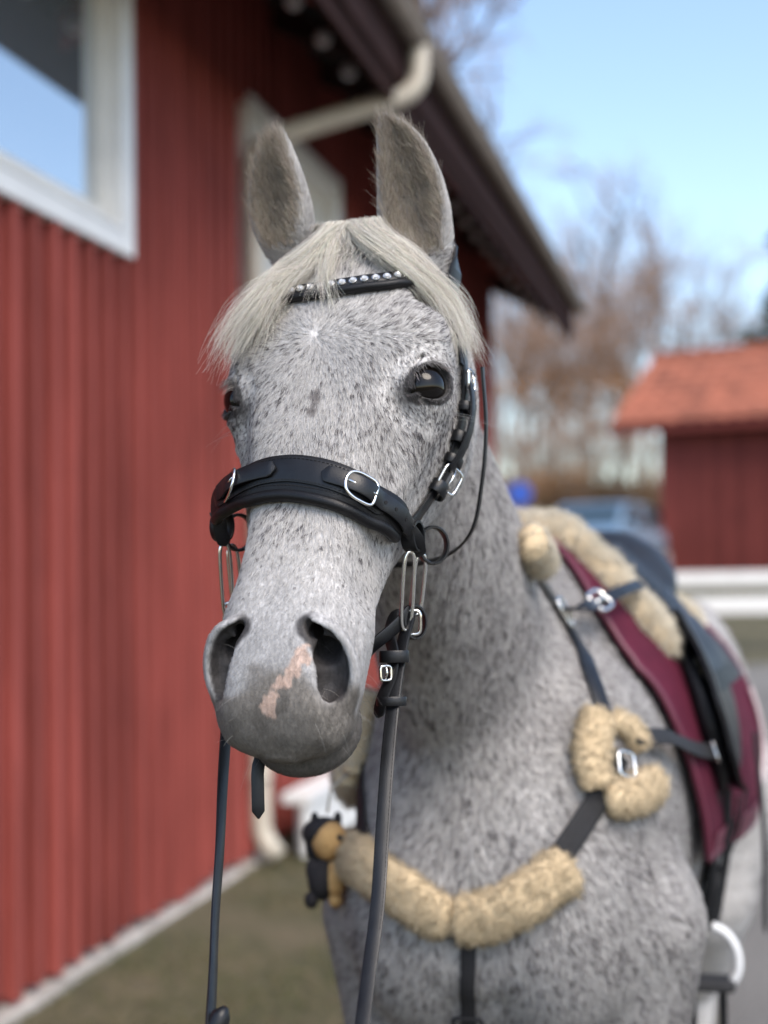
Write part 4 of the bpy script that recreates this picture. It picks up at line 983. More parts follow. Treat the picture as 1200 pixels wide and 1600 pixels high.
# noseband: padded band, facing strap, two dee buckles; it hangs a little off the far side
_right = [pick(*q) for q in ((455, 750), (500, 756), (545, 772), (585, 795), (618, 818))]
_left = [P(425, 752, 1.372), P(392, 763, 1.388), P(362, 778, 1.412), P(346, 797, 1.440)]
_cen = spline(_left[::-1]+_right, 70)
_npj, _nn = settle(_cen); _nn = np.array([nrm(x+HA*0) for x in _nn])
for _ in range(6): _nn = np.vstack([_nn[:1], .5*_nn[1:-1]+.25*_nn[2:]+.25*_nn[:-2], _nn[-1:]])
_nn /= np.linalg.norm(_nn, axis=1)[:, None]
_far = np.linspace(1, 0, 70); _far = np.where(_far > .55, (_far-.55)/.45, 0)[:, None]
_base = np.where(_far > 0, _cen*np.minimum(1, _far*2.2)+_npj*(1-np.minimum(1, _far*2.2)), _npj)
_ht = np.array([nrm(x) for x in np.gradient(_base, axis=0)]); _up = np.cross(_nn, _ht); _up = np.array([x if x@HA < 0 else -x for x in _up])
_bow = np.sin(np.linspace(0, math.pi, 70))
nb = ribbon('noseband', _base+_nn*.003, _nn, .030+.016*_bow**.6, .0085, M['soft_leather'], bridle, (.012, .012))
_wd = .030+.016*_bow**.6
tube_obj('padded_edge', _base+_nn*.0075-_up*(_wd*.5-.003)[:, None], np.r_[.002, .0045, np.full(66, .0062), .0045, .002], M['soft_leather'], nb, 12)
tube_obj('padded_edge', (_base+_nn*.0070+_up*(_wd*.5-.003)[:, None])[1:-1], np.r_[.002, np.full(66, .0036), .002], M['soft_leather'], nb, 12)
_fac = _base+_nn*.0110+_up*(.0055*_bow)[:, None]
fc = ribbon('facing_strap', _fac[6:60], _nn[6:60], .0265, .0030, M['leather'], nb, (.012, .012))
for so in (-.0115, .0115): stitches(_fac[8:58]+_nn[8:58]*.003, _nn[8:58], so, 'stitching', fc)
stitches((_base+_nn*.0118-_up*(.011*_bow)[:, None])[6:64], _nn[6:64], 0, 'stitching', nb)
# billets through the dee buckles
_i1, _i2 = 23, 45        # where the two buckles sit
_bil = (_fac+_nn*(.004+.005*np.exp(-((np.arange(70)-50)/4.5)**2))[:, None])
b2 = ribbon('billet', _bil[41:70], _nn[41:70], .0175, .0032, M['leather'], nb, (.006, .0))
b1 = ribbon('billet', (_fac+_nn*(.004+.005*np.exp(-((np.arange(70)-18)/4.0)**2))[:, None])[9:30], _nn[9:30], .0175, .0032, M['leather'], nb, (.004, .008))
for i in (57, 60, 63): 
    c = _bil[i]+_nn[i]*.0033; bm = bmesh.new(); bmesh.ops.create_cone(bm, cap_ends=True, segments=14, radius1=.0019, radius2=.0019, depth=.0006); me = bpy.data.meshes.new('hole'); bm.to_mesh(me); bm.free()
    me.transform(Matrix.Translation(c) @ Vector(_nn[i]).to_track_quat('Z', 'Y').to_matrix().to_4x4()); me.materials.append(M['thread']); link(bpy.data.objects.new('hole', me), b2)
for i, al in ((49, 1), (17, -1)):
    c = _fac[i]+_nn[i]*.0065-_up[i]*.001; buckle('dee_buckle', c, nrm(_nn[i]*1.0+_up[i]*.10), _ht[i]*al, .034, .0285, nb, .0016, .75)
# end of the noseband: leather loops to the bit
def leather_loop(name, c, along, n, w, h, wid, parent, th=.0032):
    a, b, n = frame_on(c, n, along); A = np.linspace(0, 2*math.pi, 33)
    pts = [c+a*(w/2*math.cos(x))+b*(h/2*math.sin(x)) for x in A]; nn = [nrm(a*math.cos(x)/w+b*math.sin(x)/h) for x in A]
    return ribbon(name, pts, nn, wid, th, M['leather'], parent)
for sd in (1, -1):
    if sd > 0: J = P(645, 838, 1.415); J2 = P(676, 852, 1.432); vw = nrm(CAM-J)
    else: J = P(347, 822, 1.455); J2 = P(372, 832, 1.475); vw = nrm(CAM-J)
    dn = np.array([0, 0, -1.0]); lat = HL
    leather_loop('bit_loop', J, dn*.9+lat*.25*sd, nrm(lat+vw*.25), .026, .017, .016, bridle)
    leather_loop('bit_loop', J2, dn, nrm(lat*.3+vw), .034, .027, .014, bridle)
    if sd > 0: ribbon('ring_strap', spline([_bil[69]+_nn[69]*.002, P(636, 822, 1.400), P(650, 842, 1.408), P(655, 868, 1.420)], 16), vw, .015, .0035, M['leather'], bridle, (0, .006))
    else: ribbon('ring_strap', spline([_base[0]+_nn[0]*.006, P(342, 812, 1.44), P(346, 835, 1.445), P(352, 852, 1.45)], 16), vw, .014, .0035, M['leather'], bridle, (0, .006))
    # two long steel links with a rein ring
    tops = (P(641, 862, 1.413), P(659, 866, 1.425)) if sd > 0 else (P(350, 848, 1.452), P(362, 852, 1.47))
    ends = (P(634, 985, 1.420), P(649, 960, 1.432)) if sd > 0 else (P(358, 968, 1.462), P(372, 952, 1.478))
    for a, b in zip(tops, ends):
        d = nrm(b-a); ac = nrm(np.cross(d, vw)*.75+vw*.4); L_ = np.linalg.norm(b-a); pts = []
        for x in np.linspace(0, 2*math.pi, 40, endpoint=False): pts.append((a+b)/2+d*(L_/2*np.sign(math.cos(x))*abs(math.cos(x))**.45)+ac*(.0062*np.sign(math.sin(x))*abs(math.sin(x))**.8))
        tube_obj('bit_shank', pts, .0021, M['steel'], bridle, 8, True)
    c = (ends[0]+ends[1])/2; buckle('rein_ring', c, vw, dn, .024, .02, bridle, .0018, 0, False)
# chin strap from side to side below the jaw, and its loose end
_g = [P(640, 955, 1.428), P(610, 985, 1.415), P(585, 1005, 1.405), H(.50, .0, -.155), P(372, 955, 1.478)]
_cp = spline(_g, 40); ribbon('chin_strap', _cp, [nrm(nrm(q-H(.46, 0, -.08))+nrm(CAM-q)*1.2) for q in _cp], .014, .0035, M['leather'], bridle)
_q = spline([H(.52, -.012, -.158), P(404, 1195, 1.385), P(403, 1240, 1.38), P(404, 1279, 1.378)], 20); ribbon('chin_strap_end', _q, [nrm(CAM-x) for x in _q], .0125, .0035, M['leather'], bridle, (0, .007))
buckle('buckle', P(602, 1052, 1.395), nrm(CAM-P(602, 1052, 1.395)+_R*.8), _U, .014, .012, bridle)
# reins
rl = spline([P(642, 966, 1.425), P(633, 995, 1.42), P(626, 1030, 1.41), P(614, 1110, 1.385), P(605, 1200, 1.36), P(598, 1300, 1.33), P(590, 1420, 1.29), P(577, 1520, 1.25), P(566, 1610, 1.21), P(556, 1700, 1.17)], 70)
rn = np.array([nrm(nrm(CAM-x)*(.9+.3*math.sin(i*.09))-_R*(.75-.6*min(1, i/25))) for i, x in enumerate(rl)])
r1 = ribbon('rein', rl, rn, .0132, .0034, M['leather'], bridle); stitches(rl[4:60]+rn[4:60]*.0034, rn[4:60],   .0050, 'stitching', r1); stitches(rl[4:60]+rn[4:60]*.0034, rn[4:60], -.0050, 'stitching', r1)
_q = spline([P(648, 968, 1.43), P(620, 963, 1.43), P(611, 985, 1.425), P(616, 1022, 1.41), P(612, 1060, 1.40), P(598, 1095, 1.395), P(592, 1122, 1.395)], 40); ribbon('rein_end', _q, [nrm(nrm(CAM-x)-_R*.8) for x in _q], .0135, .0034, M['leather'], r1, (0, .008))
leather_loop('rein_loop', P(646, 972, 1.432), np.array([0, 0, -1.0]), nrm(CAM-P(646, 972, 1.43)+_R*.6), .03, .02, .015, r1)
for q, hh in ((P(616, 1026, 1.405), .012), (P(612, 1096, 1.388), .009)):
    a, b, n = frame_on(q, nrm(CAM-q), np.array([0, 0, -1.0])); A = np.linspace(0, 2*math.pi, 25)
    ribbon('keeper', [q+b*(.0125*math.cos(x))+n*(.0075*math.sin(x)) for x in A], [nrm(b*math.cos(x)/.0125+n*math.sin(x)/.0075) for x in A], hh, .0025, M['leather'], r1)
rr = spline([P(366, 968, 1.478), P(360, 1050, 1.46), P(353, 1130, 1.44), P(346, 1230, 1.41), P(341, 1330, 1.37), P(334, 1430, 1.33), P(330, 1530, 1.28), P(326, 1610, 1.24), P(322, 1700, 1.2)], 60)
rn = np.array([nrm(nrm(CAM-x)*.7+_R*(.75-.35*math.sin(i*.12))) for i, x in enumerate(rr)])
r2 = ribbon('rein', rr, rn, .0120, .0034, M['leather'], bridle)
_q = P(346, 1596, 1.245); tube_obj('rein_stop', [_q+np.array([-.012, 0, -.03]), _q+np.array([-.006, 0, -.01]), _q+np.array([0, 0, .006]), _q+np.array([.004, 0, .012])], np.array([.009, .0105, .0085, .003]), M['leather'], r2, 12)
# ------------------------------------------------------------------ fleece
def fleece(name, path, nor, hw, ht, parent, col=(.62, .49, .31), dens=2.2e5, ln=.008, mat=None, rough=.004, caps=True):
    """a bumpy roll of sheepskin along a path, with its wool"""
    path = np.asarray(path, float); m = len(path); t = np.gradient(path, axis=0); t /= np.linalg.norm(t, axis=1)[:, None]
    nor = np.asarray(nor, float); nor = np.tile(nor, (m, 1)) if nor.ndim == 1 else nor
    nor = nor-t*(nor*t).sum(1)[:, None]; nor /= np.linalg.norm(nor, axis=1)[:, None]; sd = np.cross(t, nor); n = 22
    hw = np.full(m, hw, float) if np.isscalar(hw) else np.asarray(hw); x = np.linspace(0, 1, m); e = np.sqrt(np.clip(1-np.clip(np.abs(x-.5)*2-.86, 0, .14)**2/.14**2*.9, .05, 1))
    th = np.linspace(0, 2*math.pi, n, endpoint=False); V = np.empty((m, n, 3)); Nn = np.empty((m, n, 3))
    for k, a in enumerate(th):
        V[:, k] = path+sd*(math.cos(a)*hw*e)[:, None]+nor*(math.sin(a)*ht*e+ht*.6)[:, None]; Nn[:, k] = sd*(math.cos(a)/1)+nor*math.sin(a)*(1.3)
    Nn /= np.linalg.norm(Nn, axis=2)[:, :, None]; v = V.reshape(-1, 3); nn = Nn.reshape(-1, 3)
    v = v+nn*((vnoise(v, 45, 41)-.5)*rough*1.6+(vnoise(v, 150, 42)-.5)*rough*.5)[:, None]
    fs = [(i*n+k, i*n+(k+1) % n, (i+1)*n+(k+1) % n, (i+1)*n+k) for i in range(m-1) for k in range(n)]+[tuple(range(n-1, -1, -1)), tuple(range((m-1)*n, m*n))]
    o = mesh_obj(name, v, fs, mat or M['fleece_base'], parent, True)
    q = np.array([f for f in fs if len(f) == 4]); ar = np.linalg.norm(np.cross(v[q[:, 1]]-v[q[:, 0]], v[q[:, 3]]-v[q[:, 0]]), axis=1)
    cnt = rng.poisson(ar*dens); i = np.repeat(np.arange(len(q)), cnt); r1, r2 = rng.random((len(i), 1)), rng.random((len(i), 1)); A = q[i]
    bl = lambda z: (z[A[:, 0]]*(1-r1)+z[A[:, 1]]*r1)*(1-r2)+(z[A[:, 3]]*(1-r1)+z[A[:, 2]]*r1)*r2
    p = bl(v); nm = bl(nn); nm /= np.linalg.norm(nm, axis=1)[:, None]
    cl = np.stack([vnoise(p, 190, s_) for s_ in (51, 52, 53)], 1)-.5
    d = nm*.8+cl*1.5+rng.normal(0, .28, p.shape); d /= np.linalg.norm(d, axis=1)[:, None]; L_ = (ln*(.6+.7*rng.random(len(p))))[:, None]
    k1 = rng.normal(0, .35, p.shape); c = np.array(col)[None]*(.74+.5*rng.random((len(p), 1)))*(.86+.3*vnoise(p, 60, 55))[:, None]
    curves_obj('wool', np.stack([p-nm*.001, p+d*L_*.55+k1*L_*.25, p+(d+cl)*L_*.85], 1), np.array([.00028, .00026, .00010]), np.clip(c, .02, .9), M['wool'], o, nm)
    return o
CREAM = (.72, .65, .52); TAN = (.64, .52, .35)
# ------------------------------------------------------------------ breast collar
collar = thing('breast_collar', 'black breast collar with tan sheepskin covers across the chest of the grey horse', 'breast collar', loc=B(.0, 0, 1.02))
def surf_path(pix, n, off=0.0, guides=None):
    g = np.array([pick(*q) for q in pix]) if guides is None else np.array(guides)
    p, nn = settle(spline(g, n)); 
    for _ in range(4): nn = np.vstack([nn[:1], .5*nn[1:-1]+.25*nn[2:]+.25*nn[:-2], nn[-1:]])
    nn /= np.linalg.norm(nn, axis=1)[:, None]; return p+nn*off, nn
for pix, w0 in ((((545, 1328), (585, 1358), (640, 1398), (690, 1428), (712, 1434)), .030), (((708, 1434), (740, 1434), (790, 1420), (840, 1388), (893, 1352)), .032)):
    p, nn = surf_path(pix, 34); fl = fleece('sheepskin_cover', p, nn, w0, .017, collar, TAN, 2.0e5, .0085)
strap_on('centre_strap', ((733, 1440), (733, 1500), (733, 1560), (733, 1600), (733, 1660)), .020, .004, .004, M['webbing'], collar, 30)
_c, _n = surf_path(((733, 1592), (733, 1598), (733, 1604)), 5, .006); buckle('ring', _c[2], _n[2], np.array([0, 0, 1.0]), .03, .04, collar, .003, 0, False, M['webbing'])
sp, spp, spn = strap_on('collar_strap', ((870, 1345), (900, 1300), (930, 1250), (952, 1205), (965, 1180)), .032, .004, .005, M['webbing'], collar, 24)
for so in (-.008, 0, .008): ribbon('webbing_rib', spp+np.cross(np.gradient(spp, axis=0)/np.linalg.norm(np.gradient(spp, axis=0), axis=1)[:, None], spn)*so, spn, .003, .0008, M['webbing'], sp)
# the near shoulder: three sheepskin rolls round a ring
for pix, w0, tt in ((((930, 1120), (921, 1160), (918, 1200), (930, 1235)), .024, .016), (((948, 1130), (968, 1140), (985, 1158), (993, 1172)), .017, .013), (((938, 1252), (965, 1250), (995, 1238), (1012, 1222)), .026, .017)):
    p, nn = surf_path(pix, 22, .004); fleece('sheepskin_cover', p, nn, w0, tt, collar, TAN, 2.0e5, .0085)
_c, _n = surf_path(((950, 1195), (965, 1200), (975, 1205)), 5, .018); buckle('ring', _c[2], _n[2], np.array([.3, 0, 1.0]), .034, .03, collar, .0028, 0, False)
def trunk_pts(t, th, off=0.0):
    """points on the barrel at station t and angle th from the spine (positive to the horse's left)"""
    t, th = np.broadcast_arrays(np.asarray(t, float), np.asarray(th, float)); sh = t.shape; t = t.ravel(); th = th.ravel()
    off = np.broadcast_to(np.asarray(off, float), sh).ravel(); rho = np.linspace(.55, .10, 46)
    P0 = BC[None]+BB[None]*t[:, None]+np.array([0, 0, 1.13]); D = BL[None]*np.sin(th)[:, None]+np.array([0, 0, 1.0])[None]*np.cos(th)[:, None]
    f = body_sdf((P0[:, None]+D[:, None]*rho[None, :, None]).reshape(-1, 3)).reshape(len(t), -1); i = np.clip((f < 0).argmax(1), 1, 45); j = np.arange(len(t))
    r = rho[i-1]+(rho[i]-rho[i-1])*f[j, i-1]/(f[j, i-1]-f[j, i]+1e-9)
    return (P0+D*(r+off)[:, None]).reshape(*sh, 3)
def bstrap(name, tth, width, thick, mat, parent, off=.006, n=30, tip=(0, 0)):
    """strap through (t, angle in degrees, lift) stations on the barrel"""
    a = np.array(tth, float); q = trunk_pts(a[:, 0], np.radians(a[:, 1]), a[:, 2]+off); p = spline(q, n)
    nn = np.array([nrm(x-B(float((x-BC)@BB), 0, 1.10)) for x in p]); return ribbon(name, p, nn, width, thick, mat, parent, tip), p, nn
bs, _p1, _n1 = bstrap('girth_strap', [(.13, 57, .012), (.20, 62, .020), (.30, 68, .024), (.42, 74, .030), (.52, 78, .034)], .026, .004, M['webbing'], collar)
buckle('buckle', _p1[-2]+_n1[-2]*.004, _n1[-2], _p1[-1]-_p1[-3], .032, .034, bs, .0028)
ns, _p2, _n2 = strap_on('neck_strap', ((940, 1120), (922, 1060), (900, 1010), (880, 975), (862, 945), (842, 912), (830, 890)), .024, .004, .005, M['leather'], collar, 30)
_c, _n = surf_path(((868, 955), (872, 962), (876, 968)), 5, .012); buckle('ring', _c[2], _n[2], np.array([.4, .2, -1.0]), .045, .028, collar, .0030, 0, False)
ws = spline([_c[2]+_n[2]*.004, P(905, 952, 2.09), P(935, 942, 2.16), P(968, 926, 2.22), P(1000, 914, 2.31)], 26); wn = np.array([nrm(np.array([.15, -.5, .8])+BL*.4) for _ in ws])
w0 = ribbon('saddle_strap', ws, wn, .020, .0045, M['leather'], collar); buckle('buckle', ws[9]+wn[9]*.006, wn[9], ws[10]-ws[8], .038, .036, w0, .0032)
# far side of the collar, seen past the neck
_fl = [B(.035, -.165, 1.115), B(.07, -.20, 1.155), B(.11, -.222, 1.19), B(.16, -.23, 1.225)]
p, nn = surf_path(None, 18, .005, _fl); ribbon('collar_strap', p, nn, .032, .004, M['webbing'], collar)
p, nn = surf_path(None, 18, .006, [B(.14, -.225, 1.19), B(.155, -.20, 1.25), B(.17, -.17, 1.31)]); fleece('sheepskin_cover', p, nn, .026, .020, collar, CREAM, 1.6e5, .0085)
p, nn = surf_path(None, 18, .010, [B(.15, -.235, 1.20), B(.20, -.245, 1.17), B(.25, -.25, 1.15)]); fleece('sheepskin_cover', p, nn, .026, .024, collar, CREAM, 1.6e5, .0085)
ribbon('girth_strap', *(lambda q: (q, np.array([nrm(x-B(float((x-BC)@BB), 0, 1.1)) for x in q])))(spline(trunk_pts([.2, .3, .42, .52], np.radians([-62, -68, -74, -78]), [.02, .022, .026, .03]), 20)), .026, .004, M['webbing'], collar)
# sheepskin at the withers end of the neck strap
p, nn = surf_path(((806, 850), (818, 868), (826, 884)), 14, .006); fleece('sheepskin_cover', p, nn, .026, .022, collar, CREAM, 2.0e5, .009)

# ------------------------------------------------------------------ saddle pad
_k = NT('burgundy_quilt'); _v = _k.coord(); _wv = _k.n('TexWave', wave_type='BANDS', bands_direction='DIAGONAL'); _wv.inputs['Scale'].default_value = 26; _k.l(_v, _wv.inputs['Vector'])
_k.set(col=_k.ramp(_k.noise(_v, 30, 4), [(.3, (.062, .006, .018)), (.7, (.092, .010, .027))]), rough=.85, spec=.2); _k.bump(_wv.outputs['Fac'], .004, .5); M['burgundy'] = _k.m
_k = NT('burgundy_binding'); _k.set(col=(.10, .012, .03), rough=.45); M['binding'] = _k.m
M['piping'] = varied('pale_piping', (.62, .50, .50), .15, 60, .6)
pad = thing('saddle_pad', 'burgundy quilted saddle pad with pale piped edge under the black saddle', 'saddle pad', loc=B(.75, 0, 1.42))
zs = np.linspace(-112, 112, 57); zr = np.radians(zs)
def front_t(a):  a = abs(a); return float(np.interp(a, [0, 20, 40, 62, 85, 112], [.47, .385, .36, .375, .41, .475]))
def rear_t(a): a = abs(a); return float(np.interp(a, [0, 40, 85, 96, 104, 109, 112], [1.16, 1.16, 1.17, 1.155, 1.11, 1.03, .95]))
gt = np.array([[front_t(a)+(rear_t(a)-front_t(a))*x for x in np.linspace(0, 1, 46)] for a in zs]); ga = np.repeat(zr[:, None], 46, 1)
stand = .016+.010*np.clip((np.abs(ga)-1.1)/.8, 0, 1)
g_out = trunk_pts(gt, ga, stand+.008); g_in = trunk_pts(gt, ga, stand)
def shell(name, A, Bm, mat, parent):
    n, m = A.shape[:2]; vs = np.vstack([A.reshape(-1, 3), Bm.reshape(-1, 3)]); N = n*m; fs = []
    for i in range(n-1):
        for j in range(m-1): a = i*m+j; fs += [(a, a+1, a+m+1, a+m), (N+a, N+a+m, N+a+m+1, N+a+1)]
    edge = [(0, j) for j in range(m)]+[(i, m-1) for i in range(1, n)]+[(n-1, j) for j in range(m-2, -1, -1)]+[(i, 0) for i in range(n-2, 0, -1)]
    e = [i*m+j for i, j in edge]
    for a, b in zip(e, e[1:]+e[:1]): fs.append((b, a, N+a, N+b))
    o = mesh_obj(name, vs, fs, mat, parent, True); bm = bmesh.new(); bm.from_mesh(o.data); bmesh.ops.recalc_face_normals(bm, faces=bm.faces); bm.to_mesh(o.data); bm.free(); return sharp(o, 60), [A[i, j]*.5+Bm[i, j]*.5 for i, j in edge]
ps, _edge = shell('quilted_cloth', g_out, g_in, M['burgundy'], pad)
tube_obj('edge_binding', _edge, .0065, M['binding'], pad, 8, True)
for sd in (1, -1):
    q = trunk_pts([rear_t(a)-.022 for a in (70, 78, 86, 94, 99, 103, 107)], [math.radians(a*sd) for a in (70, 78, 86, 94, 98, 101, 103.5)], .034); tube_obj('piping', spline(q, 30), .0042, M['piping'], pad, 8)
    q = trunk_pts([.50, .65, .80, .95, 1.02], [math.radians(a*sd) for a in (109, 109, 109, 108, 107)], .034); nn = np.array([nrm(x-B(float((x-BC)@BB), 0, 1.1)) for x in spline(q, 24)]); ribbon('edge_band', spline(q, 24), nn, .05, .002, M['binding'], pad)

# ------------------------------------------------------------------ sheepskin half pad
half = thing('sheepskin_half_pad', 'cream sheepskin half pad rolled out in front of and behind the black saddle', 'half pad', loc=B(.75, 0, 1.48))
for t0, t1, ang, r0 in ((.50, .545, 52, .040), (1.11, 1.09, 50, .046)):
    an = np.radians(np.linspace(-ang, ang, 60)); tt = t0+(t1-t0)*np.abs(np.linspace(-1, 1, 60)); p = trunk_pts(tt, an, .004); p = spline(p[::6], 60); nn = np.array([nrm(x-B(float((x-BC)@BB), 0, 1.12)) for x in p])
    fleece('sheepskin_roll', p, nn, r0, .030, half, CREAM, 2.2e5, .014, rough=.006)
for sd in (1, -1):      # lower edge of the skin, under the flap
    p = trunk_pts(np.linspace(.55, 1.06, 30), np.radians(sd*np.linspace(52, 46, 30)), .020); nn = np.array([nrm(x-B(float((x-BC)@BB), 0, 1.12)) for x in p]); fleece('sheepskin_roll', p, nn, .030, .016, half, CREAM, 8e4, .010)
# ------------------------------------------------------------------ saddle
_k = NT('saddle_leather'); _v = _k.coord(); _k.set(col=_k.ramp(_k.noise(_v, 14, 5), [(.3, (.006, .006, .008)), (.8, (.014, .015, .018))]), rough=_k.ramp(_k.noise(_v, 20, 4), [(.3, (.34,)*3), (.75, (.54,)*3)]), spec=.42); _k.bump(_k.noise(_v, 500, 4), .0006, .5); M['saddle'] = _k.m
saddle = thing('saddle', 'black leather dressage saddle with long curved flaps on the grey horse', 'saddle', loc=B(.8, 0, 1.5))
# seat: swept between pommel and cantle
ts = np.linspace(.56, 1.075, 36); us = np.linspace(-1, 1, 31)
hw = np.interp(ts, [.56, .62, .72, .85, .97, 1.05, 1.075], [.085, .105, .115, .150, .175, .160, .135])
top = np.interp(ts, [.56, .60, .66, .76, .86, .95, 1.02, 1.055, 1.075], [1.555, 1.568, 1.548, 1.512, 1.505, 1.525, 1.565, 1.572, 1.560])
top = np.convolve(np.r_[top[:1].repeat(2), top, top[-1:].repeat(2)], [.1, .2, .4, .2, .1], 'valid')
seat = np.array([[B(t, u*h, z-(.10 if t < .66 else .085)*abs(u)**(2.2 if t < .68 else 3.0)*(1 if t < .9 else .9)) for u in us] for t, h, z in zip(ts, hw, top)])
under = seat-np.array([0, 0, .022]); so, _ = shell('seat', seat, under, M['saddle'], saddle); tube_obj('cantle_piping', seat[-1], .006, M['saddle'], so, 8); tube_obj('pommel_piping', seat[0], .006, M['saddle'], so, 8)
for sd in (1, -1):
    # panel: the padded block between horse and flap
    aa, cc = np.meshgrid(np.linspace(0, 1, 10), np.linspace(0, 1, 16), indexing='ij'); T = .545+.47*cc+.02*np.sin(aa*3); TH = np.radians(sd*(14+48*aa))
    shell('panel', trunk_pts(T, TH, .040+.028*np.abs(np.sin(math.pi*cc))**.4), trunk_pts(T, TH, .026), M['soft_leather'], saddle)
    # flap: hangs clear of the horse, its front edge turned out
    aa, cc = np.meshgrid(np.linspace(0, 1, 22), np.linspace(0, 1, 16), indexing='ij'); I = lambda xs, ys: np.interp(aa, xs, ys)
    tf = I([0, .2, .45, .7, .9, 1], [.55, .495, .465, .475, .53, .60]); tr = I([0, .3, .7, .9, 1], [.90, .81, .75, .72, .68]); T = tf+(tr-tf)*cc
    TH = np.radians(sd*I([0, .3, .6, .85, 1], [36, 54, 72, 86, 93])); lf = I([0, .25, .5, .75, 1], [.044, .046, .046, .044, .040])+.034*(1-cc)**2
    A = trunk_pts(T, TH, lf); Bm = trunk_pts(T, TH, lf-.008)
    fo, fe = shell('flap', A, Bm, M['saddle'], saddle)
    # knee roll under the front of the flap
    p = spline(trunk_pts([.55, .52, .51, .535, .575], [math.radians(sd*x) for x in (46, 58, 70, 82, 92)], [.036, .040, .042, .040, .034]), 26); tube_obj('knee_roll', p, .018*np.sqrt(np.clip(np.sin(np.linspace(.12, math.pi-.12, 26)), .15, 1)), M['soft_leather'], saddle, 14)
    # small skirt over the stirrup bar
    aa, cc = np.meshgrid(np.linspace(0, 1, 8), np.linspace(0, 1, 10), indexing='ij'); A = trunk_pts(.60+.20*cc-.03*aa, np.radians(sd*(30+26*aa)), .058+.010*np.sin(math.pi*cc)+.006*aa); Bm = A-np.array([nrm(BL*sd+np.array([0, 0, .5]))*.006]); shell('skirt', A, Bm, M['saddle'], saddle)
    # billets, girth
    for k in (0, 1): bstrap('billet', [(.66+.06*k, sd*96, .045), (.655+.06*k, sd*106, .040), (.65+.06*k, sd*116, .030), (.645+.06*k, sd*126, .022)], .026, .004, M['leather'], saddle, .0, 20)
_ga = np.radians(np.r_[np.linspace(118, 180, 26), np.linspace(182, 242, 25)]); _gp = trunk_pts(np.full(51, .66), _ga, .010); _gn = np.array([nrm(x-B(.66, 0, 1.1)) for x in _gp]); gi = ribbon('girth', _gp, _gn, .10, .012, M['soft_leather'], saddle)
buckle('buckle', _gp[2]+_gn[2]*.014, _gn[2], _gp[3]-_gp[1], .03, .04, gi, .003)
# ------------------------------------------------------------------ stirrups
M['tread'] = varied('stirrup_tread', (.02, .02, .022), .3, 80, .7)
for sd in (1, -1):
    root = thing('stirrup', 'black and pale stirrup hanging '+('below the burgundy saddle pad' if sd > 0 else 'on the far side of the horse'), 'stirrup', loc=B(.78, sd*.36, .80))
    topc = trunk_pts(.55, math.radians(sd*92), .032); bot = P(1108, 1446, 2.40) if sd > 0 else B(.60, -.335, .90)
    if sd < 0: bot = B(.62, -.34, .92)
    ax = nrm(BB*.9+BL*sd*.2); vwn = nrm(np.cross(ax, np.array([0, 0, 1.0]))); L1 = np.array([topc+vwn*0, .5*(topc+bot)+ax*.02, bot+ax*.004]); L2 = np.array([topc+ax*.03, .5*(topc+bot)+ax*.045, bot+ax*.008]); outn = BL*sd
    ribbon('stirrup_leather', spline(L1-outn*.004, 20), nrm(outn*.8-BB*.6), .017, .004, M['leather'], root); ribbon('stirrup_leather', spline(L2+outn*.006, 20), nrm(outn*.7-BB*.7), .017, .004, M['leather'], root)
    te = trunk_pts(.80, math.radians(sd*90), .05); tp = spline([te+Z3*.06, te-Z3*.08+outn*.01, te-Z3*.20+outn*.012, te-Z3*.30+outn*.01], 24); ribbon('leather_end', tp, nrm(outn*.9-BB*.45), .014, .0035, M['leather'], root, (0, .008))
    # iron: seen from the front it is an arch, one branch dark, the other pale and bowed
    c = bot; lat = nrm(BL*sd*.95+BB*.1); dn = np.array([0, 0, -1.0])
    inner = spline([c+lat*.004, c-lat*.022+dn*.015, c-lat*.034+dn*.045, c-lat*.036+dn*.078, c-lat*.034+dn*.092], 22); outer = spline([c+lat*.004, c+lat*.024+dn*.010, c+lat*.044+dn*.040, c+lat*.045+dn*.075, c+lat*.036+dn*.094], 22)
    tube_obj('iron_branch', inner, .0055, M['leather'], root, 10); tube_obj('iron_branch', outer, .0080, M['white_metal'], root, 10)
    mb = MB(); mb.box(c-lat*.042+dn*.104-BB*.030, lat*.084, BB*.060, -dn*.016); mb.build('tread', M['tread'], root, False, .004)
    for k in (-1, 1): ribbon('release_strap', spline([c-lat*(.03 if k < 0 else -.02)+dn*.09, c-lat*(.03 if k < 0 else -.02)+dn*.15, c-lat*(.028 if k < 0 else -.018)+dn*.20], 8), -BB, .014, .004, M['leather'], root)

print('tack', round(_time.time()-_t0, 1))
# ------------------------------------------------------------------ white fence
fence = thing('rail_fence', 'white two-rail board fence across the grass in front of the small red shed', 'fence', loc=(3.4, 18, float(gz(0, 18))))
fz = float(gz(0, 18)); fx0, fx1 = -1.0, 12.6; zt, zl = P(1100, 904, 18)[2], P(1100, 945, 18)[2]; PX = P(1013, 900, 18)[0]
for i in range(-2, 4):
    a = PX+i*2.6
    MB().box((a-.06, 18.0, fz-.1), (.12, 0, 0), (0, .11, 0), (0, 0, zt+.14-fz+.1)).build('post', M['white_wood'], fence, False, .01)
    for z, h in ((zt, .17), (zl, .22)): MB().box((a-.04+.004, 17.962, z-h/2+rnd.uniform(-.01, .01)), (2.592, 0, 0), (0, .036, 0), (0, 0, h)).build('rail', M['white_wood'], fence, False, .006)
